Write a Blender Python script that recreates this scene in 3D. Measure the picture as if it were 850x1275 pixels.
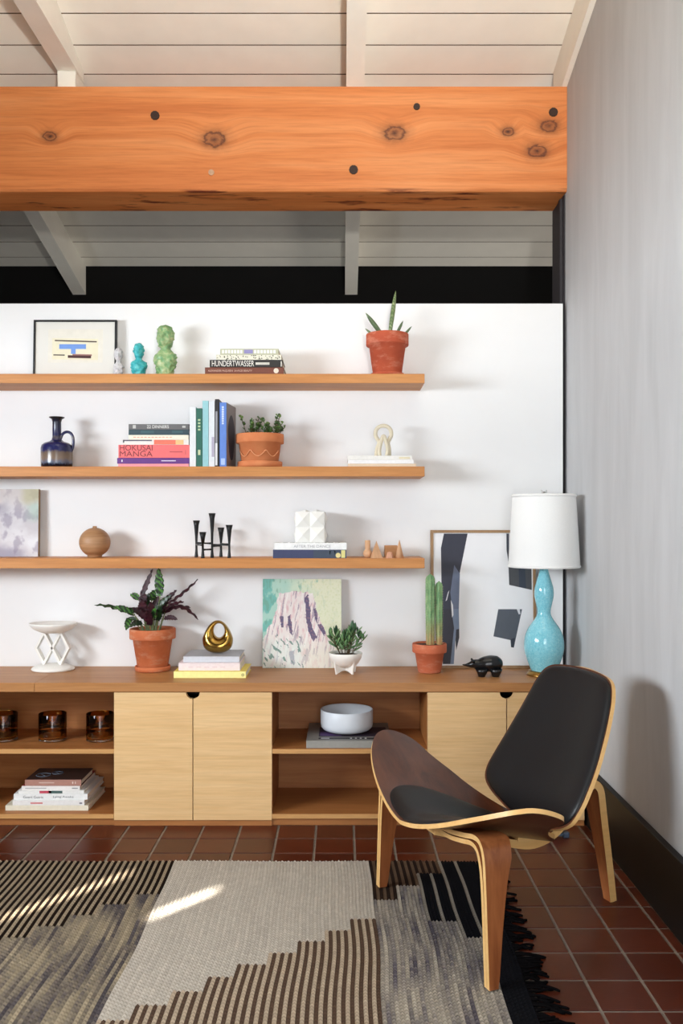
import bpy, math, random
import numpy as np
from mathutils import Vector, Matrix, noise
random.seed(7)
for o in list(bpy.data.objects): bpy.data.objects.remove(o)
SC = bpy.context.scene
COL = SC.collection
# ------------------------------------------------------------------ camera
H = 1.235; F = 1100.0; CX = 426.0; CY = 650.0          # eye height, focal length and horizon in the 850x1275 frame
cam = bpy.data.cameras.new('camera'); co = bpy.data.objects.new('camera', cam); COL.objects.link(co)
co.location = (0, 0, H); co.rotation_euler = (math.pi/2, 0, 0)
cam.sensor_fit = 'VERTICAL'; cam.sensor_height = 36; cam.lens = 36*F/1275
cam.shift_x = -(CX-425)/1275; cam.shift_y = (CY-637.5)/1275
cam.clip_start = 0.02
SC.camera = co
# ------------------------------------------------------------------ light
W = bpy.data.worlds.new('world'); SC.world = W; W.use_nodes = True
W.node_tree.nodes['Background'].inputs[0].default_value = (0.80, 0.90, 1.0, 1)
W.node_tree.nodes['Background'].inputs[1].default_value = 1.0
def area(name, loc, rot, sx, sy, power, color):
    l = bpy.data.lights.new(name, 'AREA'); l.shape = 'RECTANGLE'; l.size = sx; l.size_y = sy
    l.energy = power; l.color = color
    o = bpy.data.objects.new(name, l); COL.objects.link(o); o.location = loc; o.rotation_euler = rot
    return o
LX, RX, FY, BY, FARY = -3.0, 1.018, -1.6, 4.0, 5.84      # left, right, front, partition, far wall
# daylight standing in the two glazed openings
area('left_window_daylight', (LX-0.02, 1.05, 1.66), (0, -math.pi/2, 0), 0.56, 2.1, 155, (0.85, 0.93, 1.0))
area('front_window_daylight', (0.25, FY-0.02, 1.33), (math.pi/2, 0, 0), 1.4, 2.5, 57, (0.98, 0.99, 1.0))
area('far_fill_light', (3.12, 5.05, 1.3), (0, math.pi/2, 0), 1.1, 1.0, 23, (1.0, 0.90, 0.80))  # fill light added to brighten the ceiling beyond the partition
sun = bpy.data.lights.new('sun', 'SUN'); sun.energy = 32; sun.angle = 0.009; sun.color = (1, 0.95, 0.86)
so = bpy.data.objects.new('sun', sun); COL.objects.link(so)
SUN_DIR = Vector((0.655, 0.755, -0.47)).normalized()
so.rotation_euler = SUN_DIR.to_track_quat('-Z', 'Y').to_euler(); so.location = (-6, -6, 6)
SC.view_settings.view_transform = 'Standard'; SC.view_settings.look = 'None'
SC.view_settings.exposure = 0.13; SC.view_settings.gamma = 1.0; SC.view_settings.use_curve_mapping = False
# ------------------------------------------------------------------ helpers
def PX(px, d): return (px-CX)*d/F
def PZ(py, d): return H+(CY-py)*d/F
def lin(c):
    return tuple(((v/255)/12.92 if v/255 <= 0.04045 else ((v/255+0.055)/1.055)**2.4) for v in c)
def tag(o, label=None, cat=None, group=None, kind=None):
    if label: o['label'] = label
    if cat: o['category'] = cat
    if group: o['group'] = group
    if kind: o['kind'] = kind
    return o
def empty(name, loc=(0,0,0), rz=0, label=None, cat=None, group=None):
    o = bpy.data.objects.new(name, None); COL.objects.link(o); o.location = loc; o.rotation_euler = (0,0,rz)
    o.empty_display_size = 0.05
    return tag(o, label, cat, group)
class MB:
    def __init__(s): s.v=[]; s.f=[]; s.m=[]; s.sm=[]
    def add(s, vs, fs, mi=0, smooth=False):
        b=len(s.v); s.v += [tuple(v) for v in vs]
        for f in fs: s.f.append([b+i for i in f]); s.m.append(mi); s.sm.append(smooth)
        return s
    def box(s, x0,x1,y0,y1,z0,z1, mi=0, bev=0.0):
        if bev<=0:
            vs=[(x,y,z) for x in (x0,x1) for y in (y0,y1) for z in (z0,z1)]
            return s.add(vs, [(0,1,3,2),(4,6,7,5),(0,4,5,1),(2,3,7,6),(0,2,6,4),(1,5,7,3)], mi)
        import bmesh
        bm=bmesh.new(); bmesh.ops.create_cube(bm,size=1)
        for v in bm.verts: v.co=Vector(((x0+x1)/2+v.co.x*(x1-x0),(y0+y1)/2+v.co.y*(y1-y0),(z0+z1)/2+v.co.z*(z1-z0)))
        bmesh.ops.bevel(bm,geom=list(bm.edges),offset=bev,segments=1,affect='EDGES')
        bm.verts.index_update()
        s.add([v.co.copy() for v in bm.verts],[[v.index for v in f.verts] for f in bm.faces],mi); bm.free(); return s
    def lathe(s, prof, n=40, c=(0,0,0), mi=0, smooth=True, sx=1, sy=1, cap0=True, cap1=True):
        vs=[]; fs=[]
        for r,z in prof:
            for k in range(n):
                a=2*math.pi*k/n; vs.append((c[0]+r*sx*math.cos(a), c[1]+r*sy*math.sin(a), c[2]+z))
        for i in range(len(prof)-1):
            for k in range(n):
                k2=(k+1)%n; fs.append((i*n+k,i*n+k2,(i+1)*n+k2,(i+1)*n+k))
        s.add(vs,fs,mi,smooth)
        b=len(s.v)-len(vs)
        if cap0 and prof[0][0]>1e-6: s.f.append([b+k for k in range(n)][::-1]); s.m.append(mi); s.sm.append(False)
        if cap1 and prof[-1][0]>1e-6: s.f.append([b+(len(prof)-1)*n+k for k in range(n)]); s.m.append(mi); s.sm.append(False)
        return s
    def tube(s, pts, r, n=10, mi=0, closed=False, smooth=True, flat=1.0):
        pts=[Vector(p) for p in pts]; N=len(pts)
        rs = r if isinstance(r,(list,tuple)) else [r]*N
        t0=(pts[1]-pts[0]).normalized(); up=Vector((0,0,1)) if abs(t0.z)<0.9 else Vector((1,0,0))
        nrm=(up-t0*up.dot(t0)).normalized(); vs=[]; fs=[]
        for i in range(N):
            if closed: t=(pts[(i+1)%N]-pts[i-1]).normalized()
            else: t=(pts[min(i+1,N-1)]-pts[max(i-1,0)]).normalized()
            nrm=(nrm-t*nrm.dot(t)).normalized(); bi=t.cross(nrm)
            for k in range(n):
                a=2*math.pi*k/n; vs.append(pts[i]+(nrm*math.cos(a)*flat+bi*math.sin(a))*rs[i])
        M=N if closed else N-1
        for i in range(M):
            j=(i+1)%N
            for k in range(n):
                k2=(k+1)%n; fs.append((i*n+k,i*n+k2,j*n+k2,j*n+k))
        s.add(vs,fs,mi,smooth)
        if not closed:
            b=len(s.v)-len(vs)
            s.f.append([b+k for k in range(n)][::-1]); s.m.append(mi); s.sm.append(False)
            s.f.append([b+(N-1)*n+k for k in range(n)]); s.m.append(mi); s.sm.append(False)
        return s
    def prism(s, poly, axis, a0, a1, mi=0):
        """poly in the plane across axis ('x': (y,z), 'y': (x,z), 'z': (x,y)), extruded a0..a1"""
        def P(p,a): return {'x':(a,p[0],p[1]),'y':(p[0],a,p[1]),'z':(p[0],p[1],a)}[axis]
        n=len(poly); vs=[P(p,a0) for p in poly]+[P(p,a1) for p in poly]
        fs=[list(range(n))[::-1], [n+i for i in range(n)]]+[(i,(i+1)%n,n+(i+1)%n,n+i) for i in range(n)]
        return s.add(vs,fs,mi)
    def build(s, name, mats, parent=None, fix=True, loc=None):
        me=bpy.data.meshes.new(name); me.from_pydata(s.v,[],s.f)
        if not isinstance(mats,(list,tuple)): mats=[mats]
        for m in mats: me.materials.append(m)
        me.polygons.foreach_set('material_index', s.m); me.polygons.foreach_set('use_smooth', s.sm)
        if fix:
            import bmesh
            bm=bmesh.new(); bm.from_mesh(me); bmesh.ops.recalc_face_normals(bm,faces=bm.faces); bm.to_mesh(me); bm.free()
        me.update()
        o=bpy.data.objects.new(name,me); COL.objects.link(o)
        if parent: o.parent=parent
        if loc: o.location=loc
        return o
def smoothpath(pts, k=8, closed=False):
    P=[Vector(p) for p in pts]; out=[]; n=len(P)
    for i in range(n if closed else n-1):
        if closed: a,b,c,d=P[i-1],P[i],P[(i+1)%n],P[(i+2)%n]
        else: a,b,c,d=P[max(i-1,0)],P[i],P[i+1],P[min(i+2,n-1)]
        for j in range(k):
            t=j/k
            out.append(0.5*((2*b)+(c-a)*t+(2*a-5*b+4*c-d)*t*t+(3*b-a-3*c+d)*t**3))
    if not closed: out.append(P[-1])
    return out
# ------------------------------------------------------------------ materials
MT={}
def nodes(name):
    m=bpy.data.materials.new(name); m.use_nodes=True; nt=m.node_tree
    return m, nt, nt.nodes['Principled BSDF']
def N(nt, t, **kw):
    n=nt.nodes.new(t)
    for k,v in kw.items(): setattr(n,k,v)
    return n
def ramp(nt, src, stops):
    r=N(nt,'ShaderNodeValToRGB'); e=r.color_ramp.elements
    while len(e)<len(stops): e.new(0.5)
    for i,(p,c) in enumerate(stops): e[i].position=p; e[i].color=(*c,1)
    nt.links.new(src,r.inputs[0]); return r.outputs[0]
def texco(nt, scale=(1,1,1), loc=(0,0,0)):
    tc=N(nt,'ShaderNodeTexCoord'); mp=N(nt,'ShaderNodeMapping')
    mp.inputs['Scale'].default_value=scale; mp.inputs['Location'].default_value=loc
    nt.links.new(tc.outputs['Object'],mp.inputs['Vector']); return mp.outputs[0]
def noisetex(nt, vec, scale, detail=4, rough=0.5, dist=0.0):
    n=N(nt,'ShaderNodeTexNoise'); n.inputs['Scale'].default_value=scale; n.inputs['Detail'].default_value=detail
    n.inputs['Roughness'].default_value=rough; n.inputs['Distortion'].default_value=dist
    nt.links.new(vec,n.inputs['Vector']); return n.outputs['Fac']
def bump(nt, b, h, strength, dist=0.002):
    n=N(nt,'ShaderNodeBump'); n.inputs['Strength'].default_value=strength; n.inputs['Distance'].default_value=dist
    nt.links.new(h,n.inputs['Height']); nt.links.new(n.outputs[0],b.inputs['Normal'])
def mixc(nt, fac, a, b, mode='MIX'):
    n=N(nt,'ShaderNodeMix'); n.data_type='RGBA'; n.blend_type=mode
    for s,v in ((0,fac),(6,a),(7,b)):
        if hasattr(v,'links'): nt.links.new(v,n.inputs[s])
        elif isinstance(v,(int,float)): n.inputs[s].default_value=v
        else: n.inputs[s].default_value=(*v,1)
    return n.outputs[2]
def plain(name, rgb, rough=0.5, var=0.06, nscale=30, metal=0, bumpk=0.0, spec=0.5, coat=0):
    if name in MT: return MT[name]
    m,nt,b=nodes(name); c=lin(rgb)
    v=texco(nt); f=noisetex(nt,v,nscale,3)
    col=ramp(nt,f,[(0.3,tuple(x*(1-var) for x in c)),(0.7,tuple(min(1,x*(1+var)) for x in c))])
    nt.links.new(col,b.inputs['Base Color'])
    b.inputs['Roughness'].default_value=rough; b.inputs['Metallic'].default_value=metal
    b.inputs['Specular IOR Level'].default_value=spec; b.inputs['Coat Weight'].default_value=coat
    if bumpk: bump(nt,b,f,bumpk)
    MT[name]=m; return m
def wood(name, c1, c2, axis=0, rough=0.45, scale=1.0, contrast=1.0, streak=22, spec=0.4):
    if name in MT: return MT[name]
    m,nt,b=nodes(name); s=[streak*scale]*3; s[axis]=1.3*scale
    rnd=N(nt,'ShaderNodeObjectInfo'); tc=N(nt,'ShaderNodeTexCoord'); mp=N(nt,'ShaderNodeMapping')
    mp.inputs['Scale'].default_value=s
    ad=N(nt,'ShaderNodeVectorMath',operation='ADD'); sc=N(nt,'ShaderNodeVectorMath',operation='SCALE')
    cb=N(nt,'ShaderNodeCombineXYZ'); 
    for i in range(3): nt.links.new(rnd.outputs['Random'],cb.inputs[i])
    nt.links.new(cb.outputs[0],sc.inputs[0]); sc.inputs['Scale'].default_value=37
    nt.links.new(tc.outputs['Object'],mp.inputs[0]); nt.links.new(mp.outputs[0],ad.inputs[0]); nt.links.new(sc.outputs[0],ad.inputs[1])
    f1=noisetex(nt,ad.outputs[0],1.0,5,0.6,0.8)
    f2=noisetex(nt,ad.outputs[0],5.0,3,0.6,0.2)
    a=lin(c1); bb=lin(c2); k=0.5*contrast
    col=ramp(nt,f1,[(0.5-0.22/contrast,a),(0.5+0.22/contrast,bb)])
    g=ramp(nt,f2,[(0.35,(0.80,0.78,0.76)),(0.6,(1,1,1))])
    col=mixc(nt,0.55*contrast if contrast<1 else 0.55,col,g,'MULTIPLY')
    nt.links.new(col,b.inputs['Base Color']); b.inputs['Roughness'].default_value=rough
    b.inputs['Specular IOR Level'].default_value=spec
    bump(nt,b,f2,0.12,0.001)
    MT[name]=m; return m
OAK=(196,140,80); 
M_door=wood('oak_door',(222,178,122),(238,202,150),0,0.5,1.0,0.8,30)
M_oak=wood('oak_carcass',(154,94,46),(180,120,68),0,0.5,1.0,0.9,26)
M_oakedge=wood('oak_edge',(196,142,84),(216,166,106),0,0.5,1.0,0.9,26)
M_top=wood('oak_worktop',(166,110,60),(192,138,86),0,0.42,1.0,0.9,24)
M_shelf=wood('oak_shelf',(184,116,58),(216,152,88),0,0.5,1.0,0.9,20)
M_walnut=wood('walnut',(62,30,16),(112,62,36),0,0.28,1.0,1.0,16)
M_walnut_y=wood('walnut_cross',(62,30,16),(104,58,34),1,0.28,1.0,1.0,16)
M_walleg=wood('walnut_leg',(128,70,38),(172,106,62),2,0.32,1.0,1.0,22)
M_ply=wood('ply_edge',(214,164,98),(232,192,130),0,0.4,1.0,0.7,14)
M_black_leather=plain('black_leather',(13,13,15),0.42,0.15,220,0,0.05,0.35)
M_white=None
def plaster(name, rgb, var, sc, rough=0.9, bumpk=0.15):
    m,nt,b=nodes(name); c=lin(rgb)
    f1=noisetex(nt,texco(nt,sc),1.6,6,0.6,0.4); f2=noisetex(nt,texco(nt,(1,1,1)),18,4,0.6)
    col=ramp(nt,f1,[(0.3,tuple(x*(1-var) for x in c)),(0.7,tuple(min(1,x*(1+var)) for x in c))])
    nt.links.new(col,b.inputs['Base Color']); b.inputs['Roughness'].default_value=rough
    b.inputs['Specular IOR Level'].default_value=0.2
    bump(nt,b,f2,bumpk,0.004); MT[name]=m; return m
M_wallwhite=plaster('white_paint',(240,240,240),0.012,(2,2,2))
M_wallgrey=plaster('grey_plaster',(192,192,193),0.07,(6,6,0.9),0.85,0.12)
M_wallblack=plaster('black_paint',(14,13,13),0.1,(3,3,3))
M_roomwall=plaster('room_wall',(128,110,94),0.02,(2,2,2))
M_cream=plain('cream_paint',(247,243,231),0.55,0.03,6,0,0.03)
M_baseb=plain('black_baseboard',(17,13,11),0.45,0.12,20,0,0.05,0.25)
M_dark=plain('dark_steel',(46,42,46),0.6,0.1,20)
M_grout=plain('grout',(128,116,104),0.9,0.1,60,0,0.2)
def tile_mat():
    m,nt,b=nodes('quarry_tile'); oi=N(nt,'ShaderNodeObjectInfo')
    col=ramp(nt,oi.outputs['Random'],[(0.0,lin((70,25,10))),(0.5,lin((80,30,13))),(1.0,lin((88,35,16)))])
    geo=N(nt,'ShaderNodeNewGeometry')
    f=noisetex(nt,geo.outputs['Position'],14,4,0.6); g=ramp(nt,f,[(0.3,(0.82,0.8,0.78)),(0.7,(1.0,1.0,1.0))])
    nt.links.new(mixc(nt,1.0,col,g,'MULTIPLY'),b.inputs['Base Color'])
    b.inputs['Roughness'].default_value=0.36; b.inputs['Specular IOR Level'].default_value=0.35
    f2=noisetex(nt,geo.outputs['Position'],60,3); bump(nt,b,f2,0.08,0.002)
    return m
M_tile=tile_mat()
def terracotta(name, c1, c2, c3=None):
    m,nt,b=nodes(name)
    f=noisetex(nt,texco(nt),9,5,0.6); f2=noisetex(nt,texco(nt,(1,1,2)),40,3)
    col=ramp(nt,f,[(0.3,lin(c1)),(0.7,lin(c2))])
    if c3: col=mixc(nt,ramp(nt,noisetex(nt,texco(nt,(1,1,3),(3,1,2)),12,5,0.7),[(0.52,(0,0,0)),(0.72,(1,1,1))]),col,lin(c3))
    nt.links.new(col,b.inputs['Base Color']); b.inputs['Roughness'].default_value=0.8
    bump(nt,b,f2,0.15,0.002); return m
M_terra_red=terracotta('terracotta_red',(170,72,44),(196,92,58),(206,130,104))
M_terra_orange=terracotta('terracotta_orange',(206,118,70),(222,142,92))
M_terra_old=terracotta('terracotta_weathered',(186,96,56),(212,122,76),(206,150,118))
M_terra_mid=terracotta('terracotta_mid',(190,96,62),(208,116,80),(214,146,118))
M_soil=plain('soil',(52,38,28),0.95,0.4,160,0,0.8)
M_soilred=plain('soil_gritty',(84,52,40),0.95,0.4,200,0,0.8)
M_brass=plain('brass',(176,138,74),0.32,0.06,20,1.0)
M_gold=plain('polished_gold',(172,136,68),0.2,0.06,8,1.0)
M_ceramwhite=plain('matte_white_ceramic',(240,238,232),0.5,0.02,20)
M_bowlwhite=plain('white_bowl',(222,226,232),0.4,0.02,20)
M_shade=plain('linen_shade',(244,244,242),0.9,0.02,300,0,0.1)
M_blackiron=plain('black_iron',(20,20,22),0.4,0.1,60,0.3,0.05)
M_blackglaze=plain('black_glaze',(16,17,20),0.24,0.1,120,0,0.1)
M_pages=plain('book_pages',(232,226,212),0.9,0.05,200)
M_silver=plain('silver_metal',(190,190,190),0.3,0.03,20,1.0)
M_black=plain('black_frame',(22,22,24),0.45,0.1,40)
def ink(rgb): return plain('ink_%d_%d_%d'%rgb, rgb, 0.6, 0.03, 40)
def cover(rgb, rough=0.5): return plain('cover_%d_%d_%d'%rgb, rgb, rough, 0.04, 60)
def attr_mat(name, rough=0.9, bumpk=0.0, nscale=200):
    m,nt,b=nodes(name); a=N(nt,'ShaderNodeAttribute'); a.attribute_name='paint'
    nt.links.new(a.outputs['Color'],b.inputs['Base Color']); b.inputs['Roughness'].default_value=rough
    b.inputs['Specular IOR Level'].default_value=0.2
    if bumpk: bump(nt,b,noisetex(nt,texco(nt),nscale,3),bumpk,0.002)
    return m
M_paint=attr_mat('painted_canvas',0.8,0.1,300)
M_rug=attr_mat('woven_wool',0.95,0.5,700); M_rug.node_tree.nodes['Principled BSDF'].inputs['Specular IOR Level'].default_value=0.05
# ------------------------------------------------------------------ room shell
def zc(y): return 2.923+0.255*(FARY-y)                   # underside of the ceiling planks
def holes_wall(name, mat, axis, a0, a1, pos0, pos1, holes, topfn, z0=0.0):
    """wall across axis 'x' (runs along y) or 'y' (runs along x), with rectangular openings (a0,a1,z0,z1)"""
    mb=MB(); xs=sorted(set([a0,a1]+[h[0] for h in holes]+[h[1] for h in holes]))
    for i in range(len(xs)-1):
        l,r=xs[i],xs[i+1]; mid=(l+r)/2; hs=sorted([h for h in holes if h[0]<=mid<=h[1]], key=lambda h:h[2])
        z=z0
        for h in hs:
            pl=[(l,z),(r,z),(r,h[2]),(l,h[2])]
            if h[2]>z: mb.prism(pl,axis,pos0,pos1)
            z=h[3]
        mb.prism([(l,z),(r,z),(r,topfn(r)),(l,topfn(l))],axis,pos0,pos1)
    return tag(mb.build(name,mat),kind='structure')
# an added, unseen sun-blocking panel outside the left window lets two strips of sun through onto the rug
SX=LX-0.55
def sun_hit(x,y):
    t=(SX-x)/SUN_DIR.x
    return (y+SUN_DIR.y*t, SUN_DIR.z*t)
def slit(a,b,w):
    p,q=sun_hit(*a),sun_hit(*b); m=(p[0]+q[0])/2
    return (m-w/2,m+w/2,p[1],q[1])
slits=[slit((-1.30,2.45),(-0.72,3.095),0.085),slit((-0.585,2.755),(-0.395,2.965),0.085)]
TH=0.10
holes_wall('wall_left',M_roomwall,'x',FY-0.1,FARY+0.1,LX-TH,LX,[(-0.25,2.15,1.29,1.97)],lambda y:zc(y)+0.1)
holes_wall('sun_mask_panel',M_roomwall,'x',-6.0,3.2,SX-0.012,SX,slits,lambda y:4.2)
holes_wall('wall_front',M_roomwall,'y',LX-TH,RX+TH,FY-TH,FY,[(-0.7,0.98,0.02,2.64)],lambda x:zc(FY)+0.1)
tag(MB().box(-6.5,3.0,FY-3.2,FY-TH,2.66,2.76).build('sun_blocker',M_cream),kind='structure')  # unseen slab added to keep the sun out of the front window
tag(MB().box(LX,-1.68,FY,2.6,1.98,2.14).build('light_baffle',M_roomwall),kind='structure')  # unseen baffle added to shade the upper grey wall from the left window
tag(MB().prism([(FY-0.1,0),(4.035,0),(4.035,zc(4.035)+0.1),(FY-0.1,zc(FY-0.1)+0.1)],'x',RX,RX+0.14).build('wall_right',M_wallgrey),kind='structure')
tag(MB().box(LX,0.998,BY,BY+0.10,0,2.224).build('wall_back',M_wallwhite),kind='structure')
tag(MB().box(LX-TH,3.2,FARY,FARY+0.1,0,zc(FARY)+0.1).build('wall_far',M_wallblack),kind='structure')
holes_wall('wall_side',M_wallblack,'x',4.27,FARY,3.1,3.2,[(4.5,5.6,0.72,1.88)],lambda y:zc(y)+0.1)
tag(MB().prism([(RX+0.14,0),(3.2,0),(3.2,zc(4.2)+0.1),(RX+0.14,zc(4.2)+0.1)],'y',4.17,4.27).build('wall_return',M_wallblack),kind='structure')
tag(MB().box(RX-0.006,RX+0.14,4.037,4.258,0,2.731).build('trim_1',M_dark),kind='structure')
tag(MB().box(0.9995,RX-0.0065,4.06,4.09,0,2.72).build('trim_2',M_dark),kind='structure')
tag(MB().box(RX-0.026,RX-0.0005,FY,3.99,0,0.236,bev=0.002).build('baseboard_right',M_baseb),kind='structure')
# window frames around the daylight
def window(name, axis, pos, a0,a1,z0,z1, nm):
    mb=MB(); t=0.05
    def b(l,r,zz0,zz1):
        if axis=='x': mb.box(pos-0.0,pos+0.02,l,r,zz0,zz1)
        else: mb.box(l,r,pos,pos+0.02,zz0,zz1)
    b(a0-t,a0,z0-t,z1+t); b(a1,a1+t,z0-t,z1+t); b(a0,a1,z0-t,z0); b(a0,a1,z1,z1+t)
    for k in range(1,nm):
        a=a0+(a1-a0)*k/nm; b(a-0.02,a+0.02,z0,z1)
    return tag(mb.build(name,M_black),kind='structure')
window('window_1','x',LX-0.10,-0.20,2.10,1.34,1.93,2)
window('window_added','x',3.14,4.55,5.55,0.77,1.83,1)  # added opening frame around the far fill light
window('window_2','y',FY-0.10,-0.65,0.93,0.07,2.59,2)
# floor: grout slab with separate quarry tiles
T=0.152; GX=0.046; GY=2.2307
fl=tag(MB().box(LX-0.1,3.2,FY-0.1,FARY+0.1,-0.10,-0.0035).build('floor',M_grout),kind='structure')
def tile_mesh():
    mb=MB(); h=(T-0.009)/2; mb.box(-h,h,-h,h,-0.0035,0.0,bev=0.0014); o=mb.build('tile',M_tile); me=o.data; bpy.data.objects.remove(o); return me
TM=tile_mesh(); far=MB(); ntile=0; XR=RX-0.027; hh=(T-0.009)/2
cells=[(i,j) for i in range(-20,7) for j in range(-25,24)]
def vis(i,j):
    cx=GX+(i+0.5)*T; cy=GY+(j+0.5)*T
    return 1.95<cy<3.72 and -1.75<cx<0.98 and not (cx<0.40 and cy<3.05)
for i,j in cells:
    cx=GX+(i+0.5)*T; cy=GY+(j+0.5)*T
    x1=min(cx+hh,XR)
    if cx-hh<LX+0.02 or x1-(cx-hh)<0.012: continue
    if vis(i,j) and x1>=cx+hh-1e-6:
        o=bpy.data.objects.new('tile',TM); COL.objects.link(o); o.parent=fl; o.location=(cx,cy,0); ntile+=1
    elif vis(i,j) or (x1<cx+hh-1e-6 and 1.9<cy<3.7):
        mb=MB(); mb.box(cx-hh,x1,cy-hh,cy+hh,-0.0035,0,bev=0.0012); mb.build('tile',M_tile,fl); ntile+=1
    else: far.box(cx-hh,x1,cy-hh,cy+hh,-0.0035,0)
tag(far.build('tile_field',M_tile,fl),kind='stuff')
# ceiling planks and rafters
cl=tag(MB().prism([(FY-0.1,zc(FY-0.1)+0.045),(FARY+0.1,zc(FARY+0.1)+0.045),(FARY+0.1,zc(FARY+0.1)+0.12),(FY-0.1,zc(FY-0.1)+0.12)],'x',LX-0.1,3.2).build('ceiling',plain('roof_deck',(96,78,60),0.8,0.1,10)),kind='structure')
PP=0.173; y=5.727+PP; 
ang=math.atan(0.255); PL=PP/math.cos(ang)
def plank_mesh(x0,x1):
    mb=MB(); mb.box(x0,x1,0.0030,PL-0.0030,0,0.045); mb.m=[0,0,1,1,0,0]; o=mb.build('plank',[M_cream,plain('shaded_plank_edge',(104,82,60),0.9,0.1,30)]); me=o.data; bpy.data.objects.remove(o); return me  # edges coloured dark to stand in for shade in the gaps
PA=plank_mesh(LX,3.1); PB=plank_mesh(LX,RX-0.001)
k=0
while True:
    yt=5.727-PP*(k-1)
    if yt-PP<FY: break
    y1=min(yt,FARY-0.002)
    o=bpy.data.objects.new('plank',PA if yt-PP>4.27 else PB); COL.objects.link(o); o.parent=cl
    # plank local +y runs down the slope toward the far wall
    o.location=(0,yt-PP,zc(yt-PP)); o.rotation_euler=(-ang,0,0)
    if k==0:
        o.data=o.data.copy(); 
        for v in o.data.vertices: v.co.y*= (FARY-0.004-(yt-PP))/PP
    k+=1
def rafter(x0,x1,y0,y1,label,depth=0.186):
    mb=MB(); mb.prism([(y0,zc(y0)-depth),(y1,zc(y1)-depth),(y1,zc(y1)-0.001),(y0,zc(y0)-0.001)],'x',x0,x1)
    return tag(mb.build('rafter',M_cream),label,'rafter','cream roof rafters')
rafter(0.018,0.0995,FY+0.01,FARY-0.002,'cream rafter crossing over the middle of the orange timber beam')
rafter(-1.779,-1.694,FY+0.01,FARY-0.002,'cream rafter ending at the black band above the framed print')
rafter(0.993,RX-0.001,FY+0.01,4.16,'thin cream rafter running up along the grey wall')
# level member on a block, top left
lv=MB(); lv.prism([(2.2,3.306),(4.16,3.306),(4.16,zc(4.16)-0.001),(2.2,zc(2.2)-0.001)],'x',-1.306,-1.216)
lv=tag(lv.build('ceiling_joist',M_cream),'cream level joist propped on a small block at upper left','joist')
MB().box(-1.306,-1.222,4.05,4.2,3.2075,3.3055,bev=0.002).build('block',M_cream,lv)
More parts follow.
